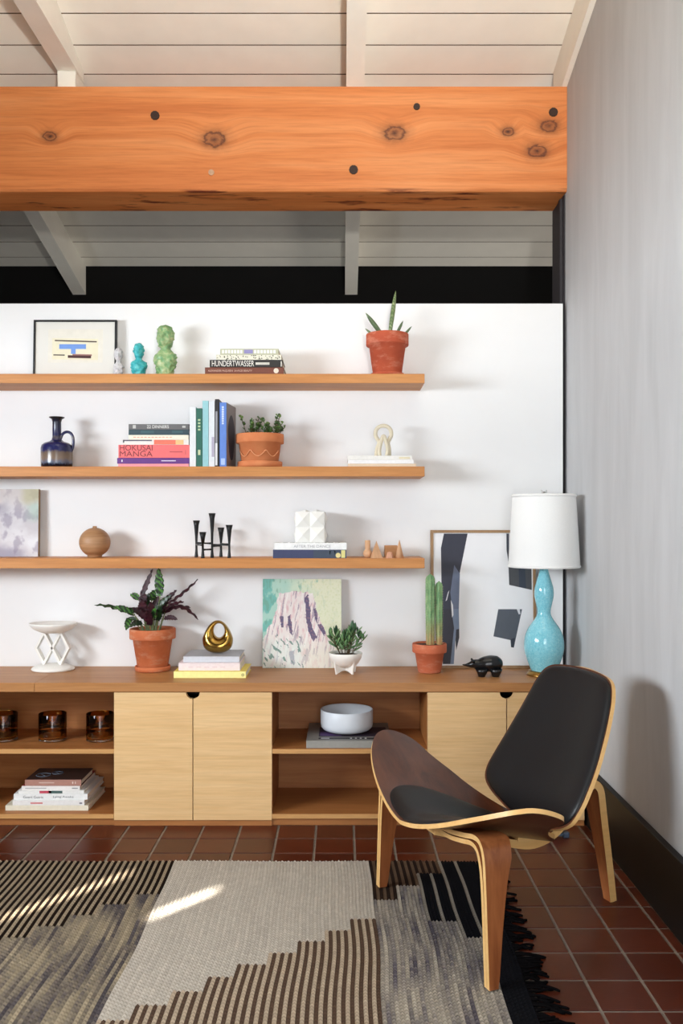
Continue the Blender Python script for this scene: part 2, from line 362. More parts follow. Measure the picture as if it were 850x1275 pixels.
# ------------------------------------------------------------------ big timber beam
def beam_mat():
    m,nt,b=nodes('fir_beam'); tc=N(nt,'ShaderNodeTexCoord'); P=tc.outputs['Object']
    sep=N(nt,'ShaderNodeSeparateXYZ'); nt.links.new(P,sep.inputs[0])
    knots=[(62,169.5,0.065),(267,173.5,0.105),(491,166,0.10),(632,164,0.06),(683,157,0.085),(669,188,0.09)]
    mask=None; dist=None
    mpn=N(nt,'ShaderNodeMapping'); mpn.inputs['Scale'].default_value=(22,22,30); nt.links.new(P,mpn.inputs[0])
    fn=noisetex(nt,mpn.outputs[0],1.0,4,0.6,0.5)
    for px,py,r in knots:
        kx,kz=PX(px,4.0),PZ(py,4.0)
        sub=N(nt,'ShaderNodeVectorMath',operation='SUBTRACT'); nt.links.new(P,sub.inputs[0]); sub.inputs[1].default_value=(kx,0,kz)
        mul=N(nt,'ShaderNodeVectorMath',operation='MULTIPLY'); nt.links.new(sub.outputs[0],mul.inputs[0]); mul.inputs[1].default_value=(0.8/r,0,1.15/r)
        ln=N(nt,'ShaderNodeVectorMath',operation='LENGTH'); nt.links.new(mul.outputs[0],ln.inputs[0])
        if dist is None: dist=ln.outputs['Value']
        else:
            mx=N(nt,'ShaderNodeMath',operation='MINIMUM'); nt.links.new(dist,mx.inputs[0]); nt.links.new(ln.outputs['Value'],mx.inputs[1]); dist=mx.outputs[0]
    mr=N(nt,'ShaderNodeMapRange'); mr.interpolation_type='SMOOTHSTEP'
    nt.links.new(dist,mr.inputs[0]); mr.inputs[1].default_value=0.0; mr.inputs[2].default_value=1.6; mr.inputs[3].default_value=1.0; mr.inputs[4].default_value=0.0
    mask=mr.outputs[0]
    wd_=N(nt,'ShaderNodeMath',operation='MULTIPLY_ADD'); nt.links.new(fn,wd_.inputs[0]); wd_.inputs[1].default_value=0.45; nt.links.new(dist,wd_.inputs[2])
    wo=N(nt,'ShaderNodeMath',operation='SUBTRACT'); nt.links.new(wd_.outputs[0],wo.inputs[0]); wo.inputs[1].default_value=0.22
    g_=lambda v:(v,v,v)
    kn=ramp(nt,wo.outputs[0],[(0.0,g_(1.0)),(0.12,g_(0.72)),(0.24,g_(0.5)),(0.33,g_(0.9)),(0.41,g_(0.42)),(0.58,g_(0.16)),(0.85,g_(0))])
    # grain bends round the knots
    comb=N(nt,'ShaderNodeCombineXYZ'); sc=N(nt,'ShaderNodeMath',operation='MULTIPLY'); nt.links.new(mask,sc.inputs[0]); sc.inputs[1].default_value=0.05
    nt.links.new(sc.outputs[0],comb.inputs[2])
    ad=N(nt,'ShaderNodeVectorMath',operation='ADD'); nt.links.new(P,ad.inputs[0]); nt.links.new(comb.outputs[0],ad.inputs[1])
    mp=N(nt,'ShaderNodeMapping'); mp.inputs['Scale'].default_value=(0.7,9,16); nt.links.new(ad.outputs[0],mp.inputs[0])
    f1=noisetex(nt,mp.outputs[0],1.0,6,0.6,0.6); f2=noisetex(nt,mp.outputs[0],6.0,4,0.6,0.3)
    col=ramp(nt,f1,[(0.28,lin((202,112,54))),(0.5,lin((220,134,72))),(0.72,lin((231,154,96)))])
    col=mixc(nt,0.5,col,ramp(nt,f2,[(0.32,(0.72,0.62,0.55)),(0.55,(1,1,1))]),'MULTIPLY')
    col=mixc(nt,kn,col,lin((74,32,15)))
    # bark-edged cracks along the lower arris
    mp3=N(nt,'ShaderNodeMapping'); mp3.inputs['Scale'].default_value=(3,14,60); nt.links.new(P,mp3.inputs[0])
    f4=noisetex(nt,mp3.outputs[0],1.2,4,0.6,0.3)
    mr=N(nt,'ShaderNodeMapRange'); nt.links.new(sep.outputs[2],mr.inputs[0]); mr.inputs[1].default_value=2.75; mr.inputs[2].default_value=2.735; mr.inputs[3].default_value=0; mr.inputs[4].default_value=1
    m3=N(nt,'ShaderNodeMath',operation='MULTIPLY'); nt.links.new(ramp(nt,f4,[(0.56,(0,0,0)),(0.66,(1,1,1))]),m3.inputs[0]); nt.links.new(mr.outputs[0],m3.inputs[1])
    col=mixc(nt,m3.outputs[0],col,lin((110,44,22)))
    nt.links.new(col,b.inputs['Base Color']); b.inputs['Roughness'].default_value=0.55
    bump(nt,b,f2,0.2,0.002); return m
bm_=MB(); bz0,bz1=2.733,3.2065
bm_.prism([(4.0,bz0+0.012),(4.006,bz0+0.003),(4.012,bz0),(4.255,bz0),(4.26,bz0+0.006),(4.26,bz1),(4.0,bz1)],'x',LX+0.001,RX-0.001)
beam=tag(bm_.build('timber_beam',beam_mat()),'massive orange fir beam with dark knots spanning the room','beam')
for px,py,r,dk in ((193,144,0.020,1),(518.6,133,0.015,1),(440,211.5,0.020,1),(688.6,140,0.020,1),(263,215,0.013,0)):
    b=MB(); x,z=PX(px,4.0),PZ(py,4.0)
    vs=[(x+math.cos(a)*r,3.994,z+math.sin(a)*r) for a in np.linspace(0,2*math.pi,11)[:-1]]
    v2=[(x+math.cos(a)*r*1.05,4.0005,z+math.sin(a)*r*1.05) for a in np.linspace(0,2*math.pi,11)[:-1]]
    b.add(vs+v2,[list(range(10)),list(range(10,20))]+[(i,(i+1)%10,10+(i+1)%10,10+i) for i in range(10)])
    b.build('bolt',plain('bolt_dark',(52,30,20),0.6,0.2,80) if dk else plain('bolt_plug',(196,160,130),0.6,0.1,80),beam)
# ------------------------------------------------------------------ floating shelves
SF=3.778
SH=[(1.829,1.869,'top'),(1.430,1.4727,'middle'),(1.037,1.0798,'lowest')]
for z0,z1,nm in SH:
    tag(MB().box(-2.6,0.352,SF,BY-0.0005,z0,z1,bev=0.0012).build('floating_shelf',M_shelf),'long oak floating shelf, %s of the three on the white wall'%nm,'shelf','floating shelves')
Z1,Z2,Z3=[s[1]+0.0003 for s in SH]; ZT=0.5826
# ------------------------------------------------------------------ credenza
CF=3.588
def cab_x(px): return PX(px,CF)
CB=BY-0.001
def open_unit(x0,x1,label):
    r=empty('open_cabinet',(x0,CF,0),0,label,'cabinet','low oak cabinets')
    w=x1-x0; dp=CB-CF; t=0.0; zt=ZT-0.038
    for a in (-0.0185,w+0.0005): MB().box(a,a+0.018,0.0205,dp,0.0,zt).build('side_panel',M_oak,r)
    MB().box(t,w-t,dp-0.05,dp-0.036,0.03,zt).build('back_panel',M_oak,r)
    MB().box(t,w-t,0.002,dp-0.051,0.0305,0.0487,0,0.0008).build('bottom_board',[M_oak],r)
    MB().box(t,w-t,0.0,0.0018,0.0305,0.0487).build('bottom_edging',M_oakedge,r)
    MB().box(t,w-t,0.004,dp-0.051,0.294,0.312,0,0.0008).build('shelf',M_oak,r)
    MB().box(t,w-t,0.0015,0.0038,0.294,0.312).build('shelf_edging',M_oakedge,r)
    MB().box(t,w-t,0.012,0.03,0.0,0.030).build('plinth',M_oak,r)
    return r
def door_poly(x0,x1,z0,z1,notch):
    R=0.026; p=[(x0,z0),(x1,z0)]
    if notch=='r':
        p+=[(x1,z1-R)]+[(x1-R*math.sin(a),z1-R*math.cos(a)) for a in np.linspace(0.2,math.pi/2,7)]+[(x0,z1)]
    else:
        p+=[(x1,z1)]+[(x0+R*math.cos(a),z1-R*math.sin(a)) for a in np.linspace(0,math.pi/2-0.2,7)]+[(x0,z1-R)]
    return p
def door_unit(x0,x1,xs,label):
    r=empty('door_cabinet',(x0,CF,0),0,label,'cabinet','low oak cabinets')
    w=x1-x0; dp=CB-CF; t=0.018; zt=ZT-0.038; s=xs-x0
    for a in (0.0195,w-t-0.0195): MB().box(a,a+t,0.022,dp,0.0,zt).build('side_panel',M_oak,r)
    MB().box(0.038,w-0.038,dp-0.05,dp-0.036,0.03,zt).build('back_panel',M_wallblack,r)
    MB().box(0.038,w-0.038,0.024,dp-0.051,0.0305,0.0487).build('bottom_board',M_wallblack,r)
    MB().box(0.038,w-0.038,0.024,dp-0.051,zt-0.012,zt-0.001).build('top_board',M_wallblack,r)
    MB().box(0.0008,w-0.0008,0.006,0.02,0.0,0.0235).build('plinth',M_oak,r)
    MB().prism(door_poly(0.001,s-0.0018,0.0245,zt-0.002,'r'),'y',0.0,0.019).build('door',M_door,r)
    MB().prism(door_poly(s+0.0018,w-0.001,0.0245,zt-0.002,'l'),'y',0.0,0.019).build('door',M_door,r)
    return r
xa,xb,xc,xd,xe=[cab_x(p) for p in (-51,141.6,338.6,532,732)]
xe=0.984
door_unit(cab_x(-248),xa,cab_x(-150),'oak cabinet with two doors at the far left end')
open_unit(xa,xb,'open oak cabinet holding amber glasses above a stack of books')
door_unit(xb,xc,cab_x(240),'oak cabinet with two doors between the open cabinets')
open_unit(xc,xd,'open oak cabinet holding a white bowl on a grey book')
door_unit(xd,xe,cab_x(630.6),'oak cabinet with two doors behind the lounge chair')
xj=cab_x(43)
def worktop(x0,x1,label):
    o=MB().box(x0,x1,CF-0.002,CB,ZT-0.0375,ZT-0.0003,bev=0.001).build('worktop',M_top)
    return tag(o,label,'worktop')
worktop(cab_x(-248),xj-0.0005,'short oak worktop ending at a seam beside the white pedestal dish')
worktop(xj+0.0005,xe,'long oak worktop carrying the plants, books and lamp')
# ------------------------------------------------------------------ text
def textmesh(s, parent, name, mat, center, width, height, rot):
    cu=bpy.data.curves.new('t','FONT'); cu.body=s; cu.size=1; cu.extrude=0.0
    ob=bpy.data.objects.new('t',cu); COL.objects.link(ob)
    bpy.context.view_layer.update()
    me=bpy.data.meshes.new_from_object(ob.evaluated_get(bpy.context.evaluated_depsgraph_get()))
    bpy.data.objects.remove(ob)
    vs=np.array([v.co[:] for v in me.vertices]); mn=vs.min(0); mx=vs.max(0)
    for v in me.vertices:
        v.co=((v.co.x-(mn[0]+mx[0])/2)*width/(mx[0]-mn[0]), (v.co.y-(mn[1]+mx[1])/2)*height/(mx[1]-mn[1]), 0)
    me.materials.clear(); me.materials.append(mat)
    o=bpy.data.objects.new(name,me); COL.objects.link(o); o.parent=parent; o.location=center; o.rotation_euler=rot
    return o
# ------------------------------------------------------------------ books: spine faces -y, pages behind
def book(label, x0,x1,y0,dp,z0,t, rgb, group, spine=None, top=None, rz=0, marks=(), texts=(), hard=0.003, pages=M_pages, name='book'):
    w=x1-x0; r=empty(name,((x0+x1)/2,y0,z0),rz,label,'book',group)
    cm=cover(rgb); mats=[cm, cover(spine) if spine else cm, cover(top) if top else cm]
    mb=MB(); h=w/2
    mb.box(-h,h,0.004,dp,0,hard,0); mb.box(-h,h,0.004,dp,t-hard,t,2); mb.box(-h,h,0,0.0042,0,t,1,0.0008)
    mb.build('cover',mats,r)
    MB().box(-h+0.003,h-0.003,0.0045,dp-0.004,hard,t-hard).build('page_block',pages,r)
    for (a,b,c,d,col) in marks:                       # printed patches on the spine: fractions of width and thickness
        MB().box(-h+a*w,-h+b*w,-0.0004,0.0004,c*t,d*t).build('spine_print',ink(col),r)
    for (s,a,b,c,d,col) in texts:
        textmesh(s,r,'spine_lettering' if texts[0][0]==s else 'spine_title',ink(col),(-h+(a+b)/2*w,-0.0008,(c+d)/2*t),(b-a)*w,(d-c)*t,(math.pi/2,0,0))
    return r
def vbook(label, px0,px1,ptop,dp,rgb,group,y0=3.80,rz=0,marks=(),texts=(),spine=None,top=None):
    x0,x1=PX(px0,y0),PX(px1,y0); hgt=PZ(ptop,y0)-Z2; t=x1-x0
    r=empty('book',((x0+x1)/2,y0,Z2),rz,label,'book',group)
    cm=cover(rgb); mats=[cm,cover(spine) if spine else cm,cover(top) if top else cm]; h=t/2; hard=min(0.003,t*0.12)
    mb=MB(); mb.box(-h,-h+hard,0.004,dp,0,hgt,0); mb.box(h-hard,h,0.004,dp,0,hgt,2); mb.box(-h,h,0,0.0042,0,hgt,1,0.0008)
    mb.build('cover',mats,r)
    MB().box(-h+hard,h-hard,0.0045,dp-0.004,0.003,hgt-0.003).build('page_block',M_pages,r)
    for (a,b,c,d,col) in marks: MB().box(-h+a*t,-h+b*t,-0.0004,0.0004,c*hgt,d*hgt).build('spine_print',ink(col),r)
    for (s,a,b,c,d,col) in texts:
        textmesh(s,r,'spine_lettering',ink(col),(-h+(a+b)/2*t,-0.0008,(c+d)/2*hgt),(d-c)*hgt,(b-a)*t,(math.pi/2,-math.pi/2*-1,0))
    return r
def fb(label,px0,px1,d,dp,z0,t,rgb,group,**k): return book(label,PX(px0,d),PX(px1,d),d,dp,z0,t,rgb,group,**k)
# top shelf stack
G='books lying on the top shelf'
d=3.80; z=Z1
fb('brown book at the bottom of the stack on the top shelf',255,353,d,0.175,z,0.031,(112,58,40),G,texts=[('ALEXANDER McQUEEN  SAVAGE BEAUTY',0.04,0.60,0.36,0.66,(214,180,160))])
r=bpy.data.objects[-1] if False else None
bk=[o for o in COL.objects if o.name.startswith('book')][-1]
mbx=MB(); mbx.prism([(0.0+0.011*math.cos(a),0.011*math.sin(a)) for a in np.linspace(0,2*math.pi,17)[:-1]],'y',-0.0006,0.0002)
o=mbx.build('spine_emblem',ink((228,214,196)),bk); o.location=(0.137,0,0.0165)
z+=0.0313
fb('black book with tall white capital lettering on its spine, top shelf',261,351.6,d,0.17,z,0.032,(30,26,24),G,texts=[('HUNDERTWASSER',0.03,0.61,0.12,0.9,(236,232,224))],marks=[(0.63,0.82,0.34,0.66,(206,202,192)),(0.975,0.99,0.1,0.8,(206,202,192))])
z+=0.0323
fl_m=[]
rr=random.Random(3)
for i in range(60):
    a=rr.random()*0.97; c=rr.random()*0.8; fl_m.append((a,a+0.008+rr.random()*0.012,c,c+0.1+rr.random()*0.12,rr.choice([(60,60,50),(120,124,70),(150,140,110),(40,40,40)])))
b_=fb('cream book with a speckled spine in the top shelf stack',269,350,d,0.165,z,0.022,(228,224,206),G)
sp=MB(); w=PX(350,d)-PX(269,d)
for (a,b,c,dd,col) in fl_m: sp.box(-w/2+a*w,-w/2+b*w,-0.0005,0.0003,c*0.022,dd*0.022)
sp.build('spine_speckles',ink((96,96,72)),b_)
z+=0.0223
b_=fb('pale green-grey book topping the stack on the top shelf',274,346.6,d,0.16,z,0.025,(186,186,158),G,marks=[(0.41,0.56,0.18,0.84,(142,136,184))])
sp=MB(); w=PX(346.6,d)-PX(274,d)
for k in range(7): a=0.03+k*0.052; sp.box(-w/2+a*w,-w/2+(a+0.038)*w,-0.0006,0.0003,0.005,0.020)
sp.build('spine_lettering',ink((238,236,226)),b_); sp=MB()
for k in range(7): a=0.58+k*0.055; sp.box(-w/2+a*w,-w/2+(a+0.042)*w,-0.0006,0.0003,0.005,0.020)
sp.build('spine_title',ink((238,236,226)),b_)
# middle shelf stack
G='books lying on the middle shelf'; z=Z2
def st(label,a,b,t,rgb,**k):
    global z
    o=fb(label,a,b,3.80,0.17,z,t,rgb,G,**k); z+=t+0.0003; return o
st('thin pink book at the very bottom of the middle shelf stack',147,235,0.013,(236,150,160))
st('purple book under the thick salmon book',145.7,236,0.0245,(98,44,128),marks=[(0.06,0.075,0.3,0.7,(230,226,236)),(0.61,0.81,0.42,0.58,(226,220,232))])
st('thick salmon pink book with dark lettering on the middle shelf',147.3,236,0.056,(240,112,112),texts=[('HOKUSAI',0.02,0.48,0.56,0.99,(130,50,56)),('MANGA',0.02,0.48,0.1,0.52,(130,50,56))],marks=[(0.72,0.9,0.42,0.5,(190,80,84)),(0.94,0.947,0.25,0.6,(190,80,84))])
st('white book with orange print lying on the salmon book',153,235,0.022,(236,228,222),marks=[(0.47,0.8,0.05,0.95,(236,120,96)),(0.8,0.92,0.05,0.95,(240,196,136)),(0.02,0.44,0.72,0.96,(92,84,100)),(0.0,0.02,0.4,0.96,(70,66,76))])
st('cream book with faint orange lettering in the middle shelf stack',160,234.6,0.020,(240,234,214),marks=[(0.08+0.06*i,0.125+0.06*i,0.4,0.6,(232,168,140)) for i in range(11)])
st('dark teal book second from top of the middle shelf stack',160,235,0.022,(46,72,80),marks=[(0.2,0.42,0.3,0.8,(58,92,98)),(0.72,0.9,0.3,0.8,(58,92,98))])
st('grey cookbook with white title topping the middle shelf stack',160,235,0.024,(104,102,102),texts=[('22 DINNERS',0.305,0.67,0.25,0.8,(240,238,232))],marks=[(0.07,0.12,0.22,0.82,(200,198,194)),(0.89,0.945,0.35,0.7,(196,194,190))])
# standing books
G='books standing on the middle shelf'
vbook('standing white book with rounded spine beside the stack',235.9,243.8,506.5,0.16,(226,228,230),G)
vbook('standing dark green book with pale lettering blocks',244.2,251.6,508.4,0.16,(36,100,84),G,marks=[(0.3,0.7,0.62+0.055*i,0.65+0.055*i,(190,206,160)) for i in range(4)]+[(0.3,0.7,0.2,0.29,(206,212,170))])
vbook('standing pale teal book next to the green one',252,259.4,499,0.17,(150,200,206),G)
vbook('standing white book between pale teal and black books',259.8,267.1,499,0.17,(222,226,230),G,marks=[(0.5,0.95,0.15,0.45,(176,170,190))])
vbook('standing thin black and white book',267.5,272.6,497,0.17,(30,30,34),G,marks=[(0.1,0.6,0.35,0.82,(150,150,156)),(0.05,0.6,0.02,0.35,(226,226,228))])
bl=vbook('standing cornflower blue book with a grey patterned cover facing right',273.2,281.8,501,0.185,(92,130,206),G,rz=-0.10,top=(150,140,136),spine=(92,130,206),texts=[('PHOTO BOOK',0.3,0.66,0.67,0.95,(214,222,240))] if False else (),marks=[(0.34,0.62,0.66+0.036*i,0.688+0.036*i,(206,216,238)) for i in range(8)]+[(0.2,0.8,0.03,0.13,(168,190,230))])
hb=PZ(501,3.80)-Z2; tb=(PX(281.8,3.8)-PX(273.2,3.8))/2
ell=MB(); pts=[(0.095+0.062*math.cos(a)*(1+0.12*math.sin(3*a)),hb*0.48+hb*0.36*math.sin(a)) for a in np.linspace(0,2*math.pi,29)[:-1]]
ell.prism(pts,'x',tb-0.0002,tb+0.0006); ell.build('cover_print',ink((66,64,74)),bl)
# white books under the knot
G='white books lying on the middle shelf'; z=Z2
for lab,a,b,t,rgb in (('thin beige book at the bottom under the knot sculpture',433,518,0.013,(226,206,180)),('bright white book in the middle of the pile under the knot sculpture',433,515,0.016,(244,244,244)),('white paperback directly beneath the knot sculpture',432.5,512.6,0.018,(238,236,230))):
    fb(lab,a,b,3.80,0.16,z,t,rgb,G,marks=[(0.8,0.97,0.2,0.7,(232,222,190))] if 'directly' in lab else ()); z+=t+0.0003
ZKNOT=z
# lowest shelf books
G='books lying on the lowest shelf'; z=Z3
fb('navy book lying on the lowest shelf under a white one',339.7,431,3.782,0.185,z,0.036,(52,60,98),G,marks=[(0.55,0.92,0.05,0.93,(62,74,92)),(0.93,0.985,0.05,0.95,(224,216,140)),(0.77,0.785,0.5,0.95,(190,204,206)),(0.84,0.852,0.5,0.95,(190,204,206))])
bk=[o for o in COL.objects if o.name.startswith('book')][-1]
mbx=MB(); mbx.prism([(0.011*math.cos(a),0.011*math.sin(a)) for a in np.linspace(0,2*math.pi,17)[:-1]],'y',-0.0008,0.0002)
o=mbx.build('spine_emblem',ink((230,214,150)),bk); o.location=(0.122,0,0.0125)
z+=0.0363
fb('white book with grey lettering under the faceted white vase',341,431.6,3.784,0.185,z,0.029,(244,244,242),G,texts=[('AFTER THE DANCE',0.27,0.78,0.3,0.7,(176,176,178))])
bk=[o for o in COL.objects if o.name.startswith('book')][-1]
sp=MB()
for k in range(9): sp.box(-0.12+k*0.028,-0.12+k*0.028+0.02,0.02,0.11,0.0288,0.0294)
sp.build('cover_print',ink((176,176,178)),bk)
z+=0.0293; ZFAC=z+0.0004
# coffee table books on the worktop
G='coffee table books on the worktop'
book('yellow book at the bottom of the pile under the gold sculpture',-0.704,-0.4025,3.69,0.21,ZT,0.0275,(240,216,92),G,spine=(248,240,158))
bk=[o for o in COL.objects if o.name.startswith('book')][-1]
mbx=MB(); mbx.prism([(0.007*math.cos(a),0.007*math.sin(a)) for a in np.linspace(0,2*math.pi,17)[:-1]]+[],'y',-0.0006,0.0002)
o=mbx.build('spine_emblem',ink((196,190,120)),bk); o.location=(0.138,0,0.0135)
book('pale pink book in the middle of the pile under the gold sculpture',-0.688,-0.4295,3.712,0.20,ZT+0.0278,0.032,(238,222,224),G,marks=[(0.16+0.13*i,0.24+0.13*i,0.42,0.52,(224,200,206)) for i in range(5)])
book('grey book directly beneath the gold sculpture',-0.672,-0.434,3.732,0.20,ZT+0.0601,0.024,(206,208,214),G,top=(172,174,182))
ZG=ZT+0.0843
# lower left cabinet books
G='books stacked in the left open cabinet'; z=0.0489
def lb(label,px0,px1,d,dp,t,rgb,**k):
    global z
    o=fb(label,px0,px1,d,dp,z,t,rgb,G,**k); z+=t+0.0003; return o
lb('cream book at the bottom of the stack in the left open cabinet',6.5,110,3.63,0.26,0.021,(226,220,200))
lb('white book second from bottom in the left open cabinet',15.5,105,3.632,0.24,0.020,(232,230,228),marks=[(0.25,0.42,0.3,0.62,(206,130,130)),(0.93,0.97,0.3,0.6,(120,120,130))])
lb('white photo book with a two part grey title in the left open cabinet',17,109,3.64,0.25,0.024,(236,236,234),texts=[('Geert Goiris',0.13,0.40,0.25,0.7,(120,120,124)),('Lying Awake',0.535,0.81,0.25,0.7,(120,120,124))])
lb('thin white book with a coloured patch on its spine',23,104.5,3.645,0.22,0.012,(234,232,228),marks=[(0.32,0.5,0.08,0.95,(196,70,90)),(0.5,0.67,0.08,0.95,(70,96,92)),(0.46,0.5,0.08,0.95,(222,150,160))])
lb('white book with a red cover edge just below the brown one',27,99.7,3.65,0.23,0.017,(238,232,228),top=(150,30,36),marks=[(0.06,0.42,0.35,0.6,(180,176,176)),(0.86,0.96,0.35,0.6,(150,150,152))])
bt=lb('dark brown book with a dusty pink spine topping the cabinet stack',31,101,3.655,0.175,0.024,(58,38,32),spine=(178,130,116),marks=[(0.25,0.52,0.4,0.6,(206,176,164)),(0.84,0.86,0.3,0.7,(220,200,190)),(0.89,0.905,0.3,0.7,(220,200,190))])
for cx_,cy_,s in ((-0.062,0.07,0.03),(-0.012,0.10,0.022)):
    q=MB(); q.tube([(cx_+s*math.cos(a),cy_+s*0.9*math.sin(a),0.0243) for a in np.linspace(0.6,2*math.pi+0.1,22)],0.0022,5); q.tube([(cx_-s*0.5,cy_+s*0.5,0.0243),(cx_+s*0.4,cy_-s*0.6,0.0243)],0.0022,5)
    q.build('cover_print',ink((84,92,104)),bt)
# grey book under the bowl
bw=book('large grey book lying under the white bowl',-0.147,0.2012,3.605,0.325,0.3122,0.0295,(126,124,120),None,spine=(150,148,142))
q=MB(); q.box(-0.125,0.16,0.03,0.055,0.0293,0.0300); q.build('cover_print',ink((28,28,36)),bw)
q=MB(); q.box(-0.125,0.16,0.075,0.24,0.0293,0.0299); q.build('cover_print',ink((44,34,52)),bw)
q=MB(); q.box(-0.12,-0.03,0.085,0.15,0.0294,0.0301); q.build('cover_print',ink((84,58,110)),bw)
q=MB(); q.box(-0.115,-0.08,0.036,0.05,0.0295,0.0302); q.build('cover_print',ink((190,190,196)),bw)
for k in range(4): q=MB(); q.box(0.005+k*0.02,0.013+k*0.02,0.038,0.050,0.0295,0.0303); q.build('cover_print',ink((230,230,230)),bw)
ZBOWL=0.3122+0.0305
# ------------------------------------------------------------------ pots and plants
def pot(parent, rt, rb, h, band, mat, soil, base=0.0, bandr=None, sauc=None, saucmat=None, zs=None):
    br=bandr or rt; inner=rt*0.88; rm=rb+(rt*0.93-rb)*((h-band)/h)
    zs=zs or h-0.018
    pr=[(0,base),(rb*0.93,base),(rb,base+0.004),(rm,base+h-band),(br*0.985,base+h-band+0.002),(br,base+h-band+0.006),(br,base+h-0.004),(br*0.985,base+h),(br*0.91,base+h),(br*0.89,base+h-0.004),(rm*0.88,base+zs-0.02)]
    MB().lathe(pr,48).build('pot',mat,parent)
    MB().lathe([(0,base+zs),(rm*0.5,base+zs+0.002),(br*0.895,base+zs-0.001)],32).build('soil',soil,parent)
    if sauc:
        r,hh_=sauc
        MB().lathe([(0,0),(r*0.9,0),(r,0.004),(r,hh_-0.002),(r*0.98,hh_),(r*0.92,hh_),(r*0.9,base),(0,base)],44).build('saucer',saucmat or mat,parent)
def blade(path, widths, thick, mats, parent, name, up=Vector((0,0,1)), wavy=0, nw=6, fold=0.15, phase=0):
    """solid leaf along a path: top face material 0, underside material 1"""
    P=[Vector(p) for p in path]; n=len(P); mb=MB(); top=[]; bot=[]
    for i in range(n):
        t=(P[min(i+1,n-1)]-P[max(i-1,0)]).normalized(); s=t.cross(up)
        if s.length<1e-3: s=Vector((1,0,0))
        s.normalize(); nn=s.cross(t).normalized()
        w=widths[i]
        for k in range(-2,3):
            f=k/2; wv=(math.sin(i*1.9+phase)*wavy if abs(k)==2 else 0)
            p=P[i]+s*(f*(w+ (math.sin(i*2.3+phase)*wavy*0.5 if abs(k)==2 else 0)))+nn*(fold*abs(f)*w+wv)
            top.append(p+nn*thick/2); bot.append(p-nn*thick/2)
    fs=[]
    for i in range(n-1):
        for k in range(4): a=i*5+k; fs.append((a,a+1,a+6,a+5))
    mb.add(top,fs,0,True); mb.add(bot,[f[::-1] for f in fs],1,True)
    rim=[(i*5,(i+1)*5) for i in range(n-1)]+[(i*5+4,(i+1)*5+4) for i in range(n-1)]
    b=0; L=len(top)
    for a,c in rim: mb.f.append([a,c,c+L,a+L]); mb.m.append(1); mb.sm.append(False)
    return mb.build(name,mats,parent,fix=False)
def leaf_mat(name,c1,c2,rough=0.4,stripe=None):
    m,nt,b=nodes(name); f=noisetex(nt,texco(nt),40,4)
    col=ramp(nt,f,[(0.35,lin(c1)),(0.65,lin(c2))])
    if stripe:
        w=N(nt,'ShaderNodeTexWave'); w.bands_direction='DIAGONAL'; w.inputs['Scale'].default_value=stripe[0]; w.inputs['Distortion'].default_value=6
        nt.links.new(texco(nt),w.inputs[0]); col=mixc(nt,ramp(nt,w.outputs['Fac'],[(0.45,(0,0,0)),(0.6,(1,1,1))]),col,lin(stripe[1]))
    nt.links.new(col,b.inputs['Base Color']); b.inputs['Roughness'].default_value=rough; return m
M_snake=leaf_mat('snake_leaf',(64,84,58),(120,138,92),0.45,(34,(86,108,72)))
M_snakepale=leaf_mat('snake_leaf_pale',(104,124,76),(160,172,128),0.45,(34,(96,118,72)))
M_cal_top=leaf_mat('calathea_top',(48,92,36),(84,140,52),0.35,(26,(26,52,26)))
M_cal_dark=leaf_mat('calathea_darktop',(20,34,24),(46,74,36),0.35)
M_cal_bot=leaf_mat('calathea_under',(36,10,18),(66,20,34),0.5)
M_stem=plain('pale_stem',(120,128,86),0.6,0.2,60)
M_jade=leaf_mat('jade_leaf',(34,62,26),(74,110,44),0.3)
M_jade2=leaf_mat('young_leaf',(70,108,42),(120,150,66),0.35)
M_succ=leaf_mat('succulent_leaf',(66,110,72),(126,162,104),0.4)
M_succ2=leaf_mat('succulent_dark',(36,72,48),(70,112,72),0.4)
# snake plant on the top shelf
sd=3.862; sx=PX(482,sd)
r=empty('potted_snake_plant',(sx,sd,Z1),0,'young snake plant in a brick red clay pot on the top shelf','plant')
pot(r,0.093,0.063,0.178,0.052,M_terra_red,M_soil,0.007,0.093,(0.0745,0.013))
def sn(p0,p1,w,mat,y0=0,y1=0,bend=0.0):
    a=Vector(p0); b=Vector(p1); path=[]; rs=[]
    for i in range(13):
        t=i/12; path.append(a.lerp(b,t)+Vector((0,0,bend*math.sin(math.pi*t)))); rs.append(w*(0.75+0.5*t if t<0.5 else 1.0)*(1-max(0,(t-0.55)/0.45)**2.2*0.93))
    MB().tube(path,rs,12,flat=0.8).build('leaf',mat,r)
K=sd/F
sn((0.008,0,0.165),(PX(492.5,sd)-sx,0.0,PZ(362,sd)-Z1),0.0125,M_snakepale)
sn((-0.01,0,0.165),(PX(455,sd)-sx,-0.02,PZ(391,sd)-Z1),0.0125,M_snake)
sn((0.03,0.0,0.165),(PX(501.5,sd)-sx,-0.01,PZ(400,sd)-Z1),0.008,M_snake)
sn((0.055,-0.01,0.16),(PX(512,sd)-sx,-0.02,PZ(407.5,sd)-Z1),0.007,M_snake)
sn((-0.05,-0.03,0.165),(PX(454,sd)-sx,-0.05,PZ(412,sd)-Z1),0.006,M_snake)
